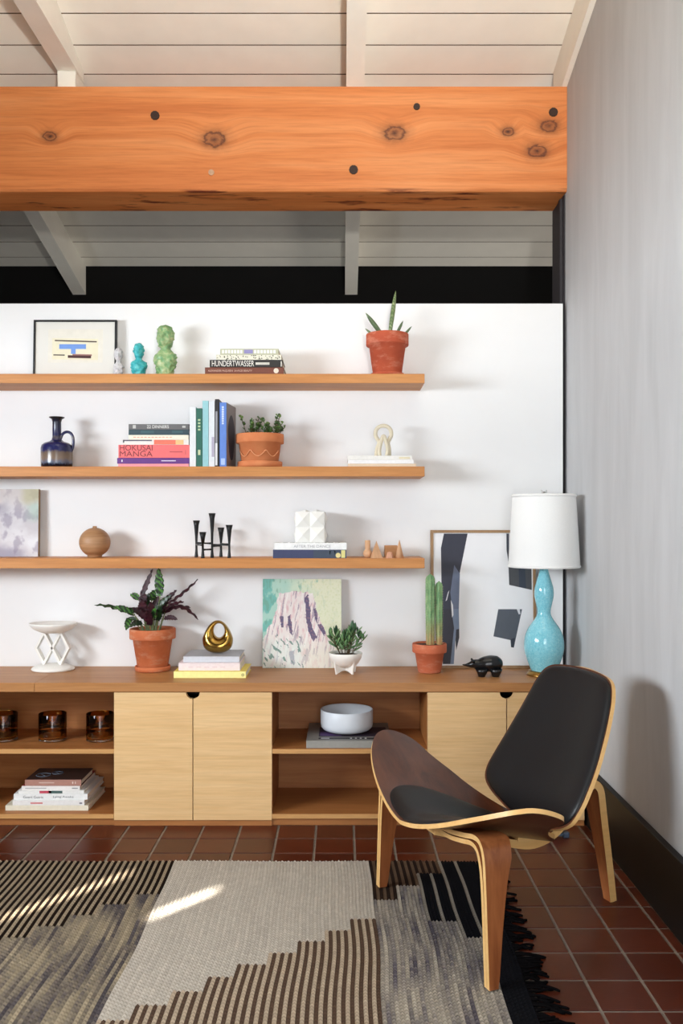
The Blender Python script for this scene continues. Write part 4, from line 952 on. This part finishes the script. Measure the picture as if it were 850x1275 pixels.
for (ax,ay),(bx,by) in (((-ww,ww),(ww,ww)),((-ww,-ww),(-ww,ww)),((ww,-ww),(ww,ww))):
    for i in range(2):
        a=V((ax+(bx-ax)*i/2,ay+(by-ay)*i/2,hh2)); b=V((ax+(bx-ax)*(i+1)/2,ay+(by-ay)*(i+1)/2,hh2)); c=(a+b)/2; inn=V((-c.x,-c.y,0)).normalized()*0.016
        if abs(by-ay)<1e-6: rim.add([a,b,c+inn+V((0,0,0.011)),(a+b)/2+inn],[(0,1,2),(0,2,3),(1,3,2)])
rim.build('rim',M_ceramwhite,r)
# ------------------------------------------------------------------ little wooden solids
G='little wooden solids on the lowest shelf'; M_bl=wood('pale_beech',(206,156,116),(226,182,142),2,0.6,1.0,0.8,30)
wd=3.80; k_=wd/F
def woodthing(name,px,label,yy=wd): return empty(name,(PX(px,yy),yy,Z3),0,label,'wooden toy',G)
r=woodthing('wooden_bottle',457.5,'little wooden ball with a cylinder neck, leftmost wooden solid',3.83)
MB().lathe([(0,0),(0.008,0)]+[(0.0192*math.sin(a),0.0188-0.0192*math.cos(a)) for a in np.linspace(0.45,2.55,14)]+[(0.0115,0.045),(0.0115,0.075),(0.0095,0.076),(0,0.076)],26).build('body',M_bl,r)
r=woodthing('wooden_pyramid',468.5,'tall pale wooden pyramid next to the ball shaped solid')
q=MB(); a=0.0285; q.add([(a*math.cos(t+0.35),a*math.sin(t+0.35)*1.0,0) for t in (math.pi/4,3*math.pi/4,5*math.pi/4,7*math.pi/4)]+[(0.0,0,0.075)],[(0,1,2,3),(0,1,4),(1,2,4),(2,3,4),(3,0,4)]); q.build('body',M_bl,r)
r=woodthing('wooden_block',486.5,'tan wooden block standing behind the small pink solid',3.90)
MB().box(-0.028,0.028,-0.02,0.02,0,0.052,bev=0.0012).build('body',wood('tan_beech',(178,124,78),(200,148,102),0,0.6,1.0,0.8,30),r)
r=woodthing('wooden_frustum',485,'tiny pinkish truncated wooden solid before the tan block',3.796)
q=MB(); q.lathe([(0,0),(0.017,0),(0.0165,0.006),(0.009,0.026),(0,0.0265)],6,smooth=False); q.build('body',wood('pink_beech',(204,148,118),(222,170,142),2,0.6,1.0,0.8,30),r)
r=woodthing('wooden_cone',497,'pale wooden cone at the right end of the wooden solids',3.81)
MB().lathe([(0,0),(0.0195,0),(0.001,0.078)],26).build('body',M_bl,r)
# ------------------------------------------------------------------ pedestal dish
pdd=3.9
r=empty('pedestal_dish',(PX(66,pdd),pdd,ZT),0,'white ceramic dish on a lattice of two diamonds and a round base','dish')
zt_=PZ(775.5,pdd)-ZT
MB().lathe([(0,zt_-0.043),(0.05,zt_-0.042),(0.085,zt_-0.026),(0.101,zt_-0.008),(0.103,zt_),(0.099,zt_),(0.09,zt_-0.006),(0,zt_-0.012)],48,sx=1,sy=0.82).build('dish',M_ceramwhite,r)
MB().box(0.088,0.106,-0.014,0.014,zt_-0.012,zt_+0.001,bev=0.003).build('lug',M_ceramwhite,r)
MB().lathe([(0,0),(0.09,0),(0.094,0.005),(0.09,0.012),(0.06,0.024),(0.0,0.03)],48,sx=1,sy=0.88).build('base',M_ceramwhite,r)
def diamond(cx,hw,z0,z1,bw,name):
    zm=(z0+z1)/2; hv=(z1-z0)/2; o=[(cx-hw,zm),(cx,z0),(cx+hw,zm),(cx,z1)]; i=[(cx-hw+bw,zm),(cx,z0+bw*hv/hw),(cx+hw-bw,zm),(cx,z1-bw*hv/hw)]
    mb=MB(); vs=[]
    for y_ in (-0.017,0.017): vs+=[(x,y_,z) for x,z in o]+[(x,y_,z) for x,z in i]
    fs=[]
    for k in range(4):
        n=(k+1)%4; fs+=[(k,n,4+n,4+k),(8+k,12+k,12+n,8+n),(k,8+k,8+n,n),(4+k,4+n,12+n,12+k)]
    mb.add(vs,fs); return mb.build(name,M_ceramwhite,r)
diamond(-0.036,0.0405,0.018,zt_-0.030,0.011,'lattice'); diamond(0.036,0.0405,0.018,zt_-0.030,0.011,'lattice')
# ------------------------------------------------------------------ gold sculpture
gd=3.832; gk=gd/F
r=empty('gold_sculpture',(PX(271,gd),gd,ZG+0.0003),0,'polished gold teardrop ring sculpture on a stack of books','sculpture')
def goldmesh():
    # swept ring: cross section fat at the bottom, thin at the top, hole near the top
    mb=MB(); n=56; m_=20; Ht=0.142; oc=[];ic=[]
    vs=[]
    for i in range(n):
        a=2*math.pi*i/n-math.pi/2; c,s=math.cos(a),math.sin(a)
        wo=0.066*(1-0.28*max(0,s)) ; ox=wo*c*(abs(c)**-0.12 if abs(c)>1e-3 else 1); oz=0.062+ (0.080*s if s>0 else 0.062*s*(abs(s)**-0.3 if abs(s)>1e-3 else 1))
        ix=0.006+0.0235*c; iz=0.098+0.0305*s
        dm=0.046*(1-0.62*(s*0.5+0.5)**0.8)
        for k in range(m_):
            b=2*math.pi*k/m_; t=(1-math.cos(b))/2; x=ox+(ix-ox)*t; z=oz+(iz-oz)*t; y_=dm*math.sin(b)*(1.0-0.15*t)
            vs.append((x,y_,z))
    fs=[(i*m_+k,i*m_+(k+1)%m_,((i+1)%n)*m_+(k+1)%m_,((i+1)%n)*m_+k) for i in range(n) for k in range(m_)]
    mb.add(vs,fs,0,True); zmin=min(v[2] for v in mb.v); mb.v=[(v[0],v[1],v[2]-zmin) for v in mb.v]
    return mb.build('body',M_gold,r)
goldmesh()
# ------------------------------------------------------------------ black animal figurine
ad_=3.745; ak=ad_/F
r=empty('animal_figurine',(PX(600,ad_),ad_,ZT),0,'glossy black anteater like animal figurine standing before the collage','figurine')
def animal():
    import bmesh
    mb=MB()
    def X(px): return (px-612)/6.538*ak
    def Zp(py): return (898-py)/6.538*ak
    sp=[(452,806,3),(480,808,9),(520,806,26),(548,800,36),(585,806,48),(630,802,62),(680,798,68),(725,800,64),(758,812,44),(775,820,8)]
    mb.tube(smoothpath([(X(a),0,Zp(b)) for a,b,c in sp],5),[np.interp(i/5,range(len(sp)),[c/6.538*ak for a,b,c in sp]) for i in range((len(sp)-1)*5+1)],20,flat=1.0)
    for lx,ly in ((606,-0.016),(612,0.016),(718,-0.018),(724,0.018)):
        mb.tube([(X(lx),ly,Zp(835)),(X(lx),ly,Zp(868)),(X(lx-2),ly*1.05,Zp(890)),(X(lx-2),ly*1.05,0.0)],[0.028,0.0215,0.0150,0.0145],14)
    for s in (-1,1):
        mb.tube([(X(540),s*0.012,Zp(785)),(X(528),s*0.016,Zp(758))],[0.008,0.003],8)
    o=mb.build('body',M_blackglaze,r)
    return o
animal()
# ------------------------------------------------------------------ bowl
bd=3.78
r=empty('white_bowl',(PX(431.5,bd),bd,ZBOWL),0,'straight sided white bowl with a dark foot on the grey book','bowl')
MB().lathe([(0.06,0.004),(0.085,0.0045),(0.100,0.010),(0.109,0.02),(0.112,0.035),(0.112,0.092),(0.110,0.0945),(0.1065,0.093),(0.105,0.04),(0.098,0.02),(0.06,0.012),(0,0.011)],56,cap0=False).build('bowl',M_bowlwhite,r)
MB().lathe([(0,0),(0.082,0),(0.086,0.003),(0.0858,0.0045),(0,0.0045)],48).build('foot',plain('dark_stoneware',(56,52,52),0.6,0.08,60),r)
# ------------------------------------------------------------------ amber candle glasses
def glass_mat(name,c,rough=0.02):
    m,nt,b=nodes(name); b.inputs['Base Color'].default_value=(*lin(c),1); b.inputs['Transmission Weight'].default_value=1.0
    b.inputs['Roughness'].default_value=rough; b.inputs['IOR'].default_value=1.45; return m
M_amber=glass_mat('amber_glass',(246,178,84)); M_clear=glass_mat('clear_glass',(226,226,226))
for px,lab in ((4.5,'amber glass candle tumbler at the left edge of the photo'),(65.5,'middle one of the three amber glass candle tumblers'),(124.5,'amber glass candle tumbler nearest the cabinet door')):
    dd=3.745; r=empty('candle_glass',(PX(px,dd),dd,0.3123),0,lab,'candle glass','amber candle tumblers')
    MB().lathe([(0,0.0105),(0.0565,0.0105),(0.0575,0.016),(0.0575,0.112),(0.0565,0.1135),(0.0545,0.112),(0.0535,0.02),(0,0.0165)],40).build('tumbler',M_amber,r)
    MB().lathe([(0,0),(0.052,0),(0.057,0.003),(0.0572,0.0102),(0,0.0102)],40).build('base',M_clear,r)
    MB().lathe([(0,0.0168),(0.038,0.0168),(0.039,0.019),(0.039,0.034),(0.036,0.036),(0,0.035)],28).build('wax',plain('candle_wax',(224,186,110),0.5,0.05,30),r)
    MB().tube([(0,0,0.034),(0.001,0,0.046)],0.0009,6).build('wick',M_black,r)
# ------------------------------------------------------------------ table lamp
ld=3.765; lk=ld/F; lx=PX(677,ld)
r=empty('table_lamp',(lx,ld,ZT),0,'turquoise gourd shaped lamp with a white drum shade','lamp')
def lz(py): return PZ(py,ld)-ZT
def lamp_mat():
    m,nt,b=nodes('turquoise_crackle'); f=noisetex(nt,texco(nt),110,5,0.75); 
    v=N(nt,'ShaderNodeTexVoronoi'); v.feature='DISTANCE_TO_EDGE'; v.inputs['Scale'].default_value=170; nt.links.new(texco(nt),v.inputs['Vector'])
    col=ramp(nt,f,[(0.3,lin((92,186,206))),(0.6,lin((138,214,228))),(0.8,lin((186,232,238)))])
    col=mixc(nt,ramp(nt,v.outputs['Distance'],[(0.02,(0.45,0.45,0.45)),(0.09,(0,0,0))]),col,lin((196,232,236)))
    nt.links.new(col,b.inputs['Base Color']); b.inputs['Roughness'].default_value=0.12; b.inputs['Coat Weight'].default_value=0.4; return m
pf=[(15.5,835),(18.5,828),(21.8,819),(24,811),(24.6,804),(24,796),(22.3,789),(19.2,782),(15,776),(11.2,770.5),(8.8,766),(8.0,762),(8.6,757),(10.2,750),(11.6,743),(11.9,738),(11.2,731),(9.2,724),(6.8,716),(5.2,709),(4.9,700)]
pp=[(0,lz(835))]+[(p.x,p.y) for p in smoothpath([(a*lk,lz(b),0) for a,b in pf],4)]+[(0,lz(700))]
MB().lathe(pp,56).build('body',lamp_mat(),r)
MB().lathe([(0,0),(0.071,0),(0.073,0.003),(0.071,0.008),(0.066,0.011),(0.063,0.022),(0.058,lz(835)+0.001),(0,lz(835)+0.001)],48).build('base',M_brass,r)
MB().lathe([(0.006,lz(700)),(0.006,lz(612)),(0.0,lz(612))],16).build('stem',M_silver,r)
s0,s1=lz(706.3),lz(615.5)
sh=MB(); sh.lathe([(0.1500,s0),(0.1505,s0+0.002),(0.1325,s1-0.002),(0.1320,s1),(0.1295,s1),(0.1300,s1-0.004),(0.1475,s0+0.003),(0.1480,s0)],64,cap0=False,cap1=False)
sho=sh.build('shade',M_shade,r)
for zz,rr_ in ((s0+0.006,0.1503),(s1-0.007,0.1335)): MB().tube([(rr_*math.cos(a),rr_*math.sin(a),zz) for a in np.linspace(0,2*math.pi,49)[:-1]],0.0028,6,closed=True,flat=1.6).build('shade_trim',M_shade,sho)
for k in range(3): MB().tube([(0,0,s1-0.012),(0.129*math.cos(k*2.094+0.4),0.129*math.sin(k*2.094+0.4),s1-0.012)],0.0016,6).build('spider_arm',M_silver,sho)
for dx in (-0.0105,0.0105): MB().tube([(dx,0,s1-0.012),(dx,0,s1+0.018)],0.0018,8).build('finial_post',M_silver,r)
# ------------------------------------------------------------------ lounge chair
CR=math.atan2(0.369,0.929)
chair=empty('lounge_chair',(0.249,2.64,0.0122),CR,'three legged moulded plywood lounge chair with black leather pads','chair')
def disc_shell(outline, center, surf, thick, nr=14, name='shell', mats=None, parent=None, flip=1):
    n=len(outline); tops=[];bots=[]
    def nrm(a,b):
        e=1e-3; pu=surf(a+e,b)-surf(a-e,b); pv=surf(a,b+e)-surf(a,b-e); k=pu.cross(pv).normalized(); return k*flip
    ca,cb=center
    rows=[]
    for j in range(nr+1):
        t=(j/nr)
        t=1-(1-t)**1.35
        row=[]
        for (a,b) in outline:
            A,B=ca+(a-ca)*t,cb+(b-cb)*t; row.append((surf(A,B),nrm(A,B)))
            if j==0: break
        rows.append(row)
    mb=MB()
    for sgn,off,mi in ((1,0.0,0),(-1,-thick,0)):
        vs=[rows[0][0][0]+rows[0][0][1]*off]
        for row in rows[1:]: vs+=[p+k*off for p,k in row]
        fs=[(0,1+i,1+(i+1)%n) for i in range(n)]
        for j in range(nr-1):
            for i in range(n): a=1+j*n+i; b=1+j*n+(i+1)%n; fs.append((a,a+n,b+n,b))
        if sgn<0: fs=[f[::-1] for f in fs]
        mb.add(vs,fs,mi,True)
    L=rows[-1]; vs=[p for p,k in L]+[p-k*thick for p,k in L]
    mb.add(vs,[(i,n+i,n+(i+1)%n,(i+1)%n) for i in range(n)],1,True)
    return mb.build(name,mats,parent,fix=False)
def disc_pad(outline, center, surf, T_, nr=14, name='pad', mat=None, parent=None, flip=1, lift=0.0005, ex=5.0):
    n=len(outline); ca,cb=center; mb=MB(); vs=[]
    def nrm(a,b):
        e=1e-3; pu=surf(a+e,b)-surf(a-e,b); pv=surf(a,b+e)-surf(a,b-e); return pu.cross(pv).normalized()*flip
    first=True
    def hh_(t): return T_*max(0.0,1-t**ex)**0.5
    vs=[surf(ca,cb)+nrm(ca,cb)*(T_+lift)]
    ts=[1-(1-j/nr)**2.0 for j in range(1,nr+1)]
    for t in ts:
        for (a,b) in outline:
            A,B=ca+(a-ca)*t,cb+(b-cb)*t; vs.append(surf(A,B)+nrm(A,B)*(hh_(t)+lift))
    fs=[(0,1+i,1+(i+1)%n) for i in range(n)]
    for j in range(nr-1):
        for i in range(n): a=1+j*n+i; b=1+j*n+(i+1)%n; fs.append((a,a+n,b+n,b))
    mb.add(vs,fs,0,True); return mb.build(name,mat,parent)
# seat: coordinates (w across, u back) -> local (u, -w, z)
def seat_z(w,u):
    a=abs(w)/0.46; q=u+0.085
    z=0.352+0.165*a**1.5
    z-=(0.25-0.14*min(1,a*1.6))*q*(1 if q>0 else 0.4)
    z-=0.35*a**2*max(0,u-0.06)**1.25
    z-=0.25*max(0,-u-0.03)**1.2*(1-a)
    return z
def seat(w,u): return Vector((u,-w,seat_z(w,u)))
half=[(0.0,-0.086),(0.10,-0.080),(0.20,-0.066),(0.30,-0.042),(0.38,-0.008),(0.436,0.034),(0.462,0.095),(0.456,0.155),(0.425,0.188),(0.37,0.208),(0.25,0.262),(0.16,0.325),(0.09,0.395),(0.0,0.425)]
ol=half+[(-w,u) for w,u in half[-2:0:-1]]
ol=[(p.x,p.y) for p in smoothpath([(w,u,0) for w,u in ol],5,True)]
disc_shell(ol,(0,0.12),seat,0.0125,16,'seat',[M_walnut_y,M_ply],chair,flip=1)
ph=[(0.0,-0.074),(0.08,-0.070),(0.145,-0.050),(0.185,-0.005),(0.19,0.06),(0.165,0.14),(0.125,0.22),(0.085,0.30),(0.04,0.345),(0.0,0.355)]
po=ph+[(-w,u) for w,u in ph[-2:0:-1]]; po=[(p.x,p.y) for p in smoothpath([(w,u,0) for w,u in po],5,True)]
disc_pad(po,(0,0.1),seat,0.024,16,'seat_pad',M_black_leather,chair,flip=1,ex=3.0)
# back: coordinates (w across, z up) -> local (u, -w, z)
UZ=np.array([(0.27,0.345),(0.357,0.382),(0.43,0.426),(0.5,0.466),(0.58,0.504),(0.66,0.537),(0.752,0.568)])
def back(w,z): return Vector((float(np.interp(z,UZ[:,0],UZ[:,1]))-0.62*w*w,-w,z))
UZs=[(p.x,p.y) for p in smoothpath([(a,b,0) for a,b in UZ],6)]; UZ=np.array(UZs)
hb_=[(0.0,0.278),(0.08,0.288),(0.15,0.308),(0.205,0.331),(0.240,0.358),(0.254,0.395),(0.252,0.44),(0.243,0.50),(0.228,0.57),(0.211,0.64),(0.194,0.695),(0.165,0.733),(0.11,0.748),(0.0,0.753)]
bo=hb_+[(-w,z) for w,z in hb_[-2:0:-1]]; bo=[(p.x,p.y) for p in smoothpath([(w,z,0) for w,z in bo],5,True)]
# surf(a=w,b=z): pu x pv orientation: front normal points to -u
disc_shell(bo,(0,0.52),back,0.0125,16,'backrest',[M_walnut_y,M_ply],chair,flip=-1 if False else 1)
bi=[((w)*0.978,0.52+(z-0.52)*0.978) for w,z in bo]
def backf(w,z): return back(w,z)
disc_pad(bi,(0,0.52),back,0.020,16,'back_pad',M_black_leather,chair,flip=1,ex=7.0)
# legs
def strip(path, ws, thick, plane, name, parent, mats, w0s=None):
    """path of (a,z); plane 'w': a across, width along u (from w0 to w0+ws); plane 'u': a along u, width across w, centred"""
    P=[Vector((p[0],p[1])) for p in path]; n=len(P); mb=MB(); A=[];B=[];C=[];D=[]
    for i in range(n):
        t=(P[min(i+1,n-1)]-P[max(i-1,0)]).normalized(); nn=Vector((-t.y,t.x)); o=P[i]+nn*thick/2; q=P[i]-nn*thick/2
        lo,hi=(w0s[i],w0s[i]+ws[i]) if plane=='w' else (-ws[i]/2,ws[i]/2)
        def L(p,e): return (e,-p.x,p.y) if plane=='w' else (p.x,e,p.y)
        A.append(L(o,lo));B.append(L(o,hi));C.append(L(q,hi));D.append(L(q,lo))
    quads=[(i,i+1) for i in range(n-1)]
    for X_,Y_,mi in ((A,B,0),(C,D,0),(B,C,1),(D,A,1)):
        mb.add(X_+Y_,[(i,j,n+j,n+i) for i,j in quads],mi,True)
    mb.add([A[0],B[0],C[0],D[0]],[(0,1,2,3)],1); mb.add([A[-1],B[-1],C[-1],D[-1]],[(0,1,2,3)],1)
    return mb.build(name,mats,parent)
# outer lamination and inner lamination of each front leg
def leg(side):
    po_=smoothpath([(0.03,0.330,0),(0.12,0.338,0),(0.21,0.356,0),(0.275,0.3715,0),(0.312,0.366,0),(0.332,0.335,0),(0.340,0.27,0),(0.348,0.15,0),(0.3575,0.0,0)],6)
    pi_=smoothpath([(0.03,0.318,0),(0.12,0.322,0),(0.20,0.337,0),(0.26,0.3505,0),(0.295,0.343,0),(0.314,0.315,0),(0.3245,0.262,0),(0.334,0.15,0),(0.3440,0.0,0)],6)
    out=[]
    for nm,pth,th in (('leg',po_,0.0135),('leg_lamination',pi_,0.0125)):
        n=len(pth); s=[i/(n-1) for i in range(n)]
        ws=[float(np.interp(t,[0,0.35,0.5,0.65,1],[0.05,0.075,0.088,0.082,0.027])) for t in s]
        w0=[float(np.interp(t,[0,0.35,0.6,1],[0.015,0.004,0.0,0.0])) for t in s]
        path=[(side*p.x,p.y) for p in pth]
        out.append(strip(path,ws,th,'w',nm,chair,[M_walleg,M_ply],w0))
    out[1].parent=out[0]
leg(1); leg(-1)
pr_=smoothpath([(0.02,0.306,0),(0.14,0.270,0),(0.26,0.240,0),(0.36,0.222,0),(0.45,0.256,0),(0.53,0.348,0),(0.575,0.385,0),(0.600,0.372,0),(0.612,0.33,0),(0.628,0.25,0),(0.652,0.12,0),(0.674,-0.0122,0)],6)
n=len(pr_); strip([(p.x,p.y) for p in pr_],[float(np.interp(i/(n-1),[0,0.3,0.55,0.7,1],[0.05,0.07,0.085,0.085,0.034])) for i in range(n)],0.025,'u','leg',chair,[M_walleg,M_ply])
pbk=smoothpath([(0.30,0.246,0),(0.37,0.244,0),(0.42,0.292,0),(0.455,0.37,0),(0.476,0.44,0)],6)
strip([(p.x,p.y) for p in pbk],[0.07]*len(pbk),0.014,'u','back_bracket',chair,[M_walleg,M_ply])
# ------------------------------------------------------------------ rug
def rug():
    p=0.0113; q=0.0075; X0,X1,Y0,Y1=-2.02,0.487,1.45,3.196
    nc=int((X1-X0)/p); nr=int((Y1-Y0)/q); rg=np.random.RandomState(4)
    sx_,sy_=2,2
    gx=np.linspace(X0,X1,nc*sx_+1); gy=np.linspace(Y0,Y1,nr*sy_+1)
    XX,YY=np.meshgrid(gx,gy); ii,jj=np.meshgrid(np.arange(nc*sx_+1),np.arange(nr*sy_+1))
    hz=0.0058+0.0034*(ii%2)+0.0022*(((jj+2*((ii//2)%2))//2)%2)*(ii%2)+rg.rand(*XX.shape)*0.0006
    wob=0.006*np.sin(YY*5.1+1.0)+0.003*np.sin(YY*13.0)
    edge=np.minimum(1,(X1-XX)/0.3); edge2=np.clip((XX-X0)/0.3,0,1)
    XXw=XX+wob*0.8*edge2
    back_w=0.003*np.sin(XX*9)+0.0025*rg.rand(1,XX.shape[1])*(YY>Y1-0.004)
    V_=np.stack([XXw,YY+back_w,hz],-1).reshape(-1,3)
    W_=nc*sx_+1; Hh=nr*sy_+1
    idx=np.arange(W_*Hh).reshape(Hh,W_)
    Fq=np.stack([idx[:-1,:-1],idx[:-1,1:],idx[1:,1:],idx[1:,:-1]],-1).reshape(-1,4)
    # skirt to the floor
    bnd=np.concatenate([idx[0,:],idx[1:,-1],idx[-1,-2::-1],idx[-2:0:-1,0]]); base=len(V_)
    Vb=V_[bnd].copy(); Vb[:,2]=0.0006; nb=len(bnd)
    Fs=np.stack([bnd,np.roll(bnd,-1),base+np.roll(np.arange(nb),-1),base+np.arange(nb)],-1)
    # colours per woven cell
    def c(*t): return np.array(lin(t))
    ccx=X0+(np.arange(nc)+0.5)*p; ccy=Y0+(np.arange(nr)+0.5)*q
    cols=np.zeros((nr,nc,3))
    def streak(i,j,s): return 0.85*noise.noise(Vector((i*1.37+s,j*0.035,s)))+0.5*noise.noise(Vector((i*0.23,j*0.04,s+7)))+0.35*noise.noise(Vector((i*0.9,j*0.7,s+3)))
    A_st=[(-0.61-0.0815*k,2.905-0.0745*k) for k in range(20)]
    B_st=[(0.093-0.078*k,2.722-0.0690*k) for k in range(20)]
    for i in range(nc):
        x=ccx[i]; even=i%2==0
        for j in range(nr):
            y=ccy[j]
            if x<-0.61:
                k=int((-0.61-x)/0.0815); yb=A_st[min(k,19)][1]
                if y>yb: col=c(30,22,17) if even else c(150,134,112)
                else:
                    s=streak(i,j,1); t=max(0,min(1,0.5+s*1.1)); col=c(158,144,120)*(1-t)+c(84,78,80)*t
                    if not even: col=col*0.8
            elif x<0.093:
                k=int((0.093-x)/0.078); yb=B_st[min(k,19)][1]
                if y>yb: col=c(188,179,166)*(1+0.08*streak(i,j,2))*(1.0 if even else 0.93)
                else: col=c(84,66,54) if even else c(176,158,136)
            else:
                blk=False
                if x>0.407: blk=True; 
                if x<0.175: br=y>2.86
                elif x<0.255: br=y>2.973
                elif x<0.345: br=y>3.08
                else: br=False
                if br: col=c(96,76,60) if even else c(44,32,26)
                elif blk: col=c(20,20,24)
                elif x>0.255 and y>(2.713 if x<0.345 else 2.605): col=c(20,20,24)
                else:
                    s=streak(i,j,4); t=max(0,min(1,0.4+s*1.1)); col=c(176,166,150)*(1-t)+c(94,88,96)*t
                    if not even: col=col*0.82
                if x>0.255 and y>(2.713 if x<0.345 else 2.605) and not br:
                    for lxx in (0.262,0.307,0.352,0.405):
                        if abs(x-lxx)<p*0.5: col=c(140,132,120)
            cols[j,i]=col
    chk=((np.arange(nr)[:,None]+np.arange(nc)[None,:])%2)[...,None]
    cols*= (0.90+0.16*rg.rand(nr,nc,1))*(1.0-0.24*chk)
    fc=np.repeat(np.repeat(cols,sy_,0),sx_,1).reshape(-1,3)
    sk=np.tile(c(90,80,70),(nb,1))
    allc=np.concatenate([np.concatenate([fc,sk]),np.ones((len(fc)+nb,1))],1)
    me=bpy.data.meshes.new('rug'); VV=np.concatenate([V_,Vb]); FF=np.concatenate([Fq,Fs])
    me.vertices.add(len(VV)); me.vertices.foreach_set('co',VV.ravel().astype(np.float32))
    me.loops.add(FF.size); me.loops.foreach_set('vertex_index',FF.ravel().astype(np.int32))
    me.polygons.add(len(FF)); me.polygons.foreach_set('loop_start',(np.arange(len(FF))*4).astype(np.int32))
    me.update(calc_edges=True)
    at=me.attributes.new('paint','FLOAT_COLOR','FACE'); at.data.foreach_set('color',allc.ravel().astype(np.float32))
    me.materials.append(M_rug); me.polygons.foreach_set('use_smooth',np.ones(len(FF),dtype=bool)); me.validate()
    root=tag(empty('woven_rug',(0,0,0.0)),'flat woven wool rug in beige, brown and black stepped blocks','rug')
    o=bpy.data.objects.new('woven_field',me); COL.objects.link(o); o.parent=root
    fr=MB(); rr=random.Random(9); y=Y0
    while y<Y1:
        L=0.04+rr.random()*0.05; dy=rr.uniform(-0.03,0.02); hh3=0.004+rr.random()*0.006
        fr.tube(smoothpath([(X1-0.004,y,0.006),(X1+L*0.35,y+dy*0.3,hh3),(X1+L*0.7,y+dy,0.004+rr.random()*0.004),(X1+L,y+dy+rr.uniform(-0.012,0.012),0.003)],3),[0.0042]*9+[0.003],6)
        y+=0.0085+rr.random()*0.007
    tag(fr.build('fringe',plain('black_yarn',(10,8,9),0.95,0.3,200,0,0,0.05),root),kind='stuff')
rug()
# ------------------------------------------------------------------ fill lamp added behind the camera to brighten ceiling and beam
r=empty('fill_lamp',(0.38,-0.45,0),0,'added black fill lamp with tilted head, unseen behind the viewer','lamp')
MB().lathe([(0,0.0),(0.13,0.0),(0.13,0.012),(0.02,0.022),(0,0.022)],40).build('base',M_blackiron,r)
MB().tube([(0,0,0.02),(0,0,1.68)],0.012,14).build('pole',M_blackiron,r)
hd=MB().lathe([(0,-0.09),(0.03,-0.088),(0.10,-0.05),(0.13,0.03),(0.127,0.03),(0.097,-0.046),(0.03,-0.08),(0,-0.08)],40).build('lamp_shade',M_blackiron,r)
ul=bpy.data.lights.new('fill_lamp_light','AREA'); ul.shape='DISK'; ul.size=0.18; ul.energy=43; ul.color=(1.0,0.97,0.91); ul.spread=math.radians(85)
uo=bpy.data.objects.new('fill_lamp_light',ul); COL.objects.link(uo); uo.parent=r; uo.location=(0,0,1.75)
aim=Vector((-0.06,0.76,0.64)).normalized()
uo.rotation_euler=aim.to_track_quat('-Z','Y').to_euler(); hd.location=(0,0,1.75); hd.rotation_euler=aim.to_track_quat('Z','Y').to_euler()

# ------------------------------------------------------------------ coil of blue-grey cord on the tiles behind the chair
pts=[]
for i in range(60):
    a=i*0.42; pts.append((0.026*math.cos(a)*(1+0.25*math.sin(a*0.37)),0.024*math.sin(a)*(1+0.2*math.cos(a*0.23)),0.006+0.042*(i/60)+0.004*math.sin(a*1.7)))
r=empty('power_cord',(0.832,3.46,0.0005),0,'small coil of blue-grey cord on the tiles behind the chair','cord')
MB().tube(pts,0.0045,8).build('coil',plain('blue_grey_cord',(92,112,136),0.6,0.1,60),r)
MB().box(0.03,0.055,-0.012,0.012,0.0,0.022,bev=0.003).build('plug',plain('blue_grey_plug',(70,84,104),0.5,0.05,60),r)
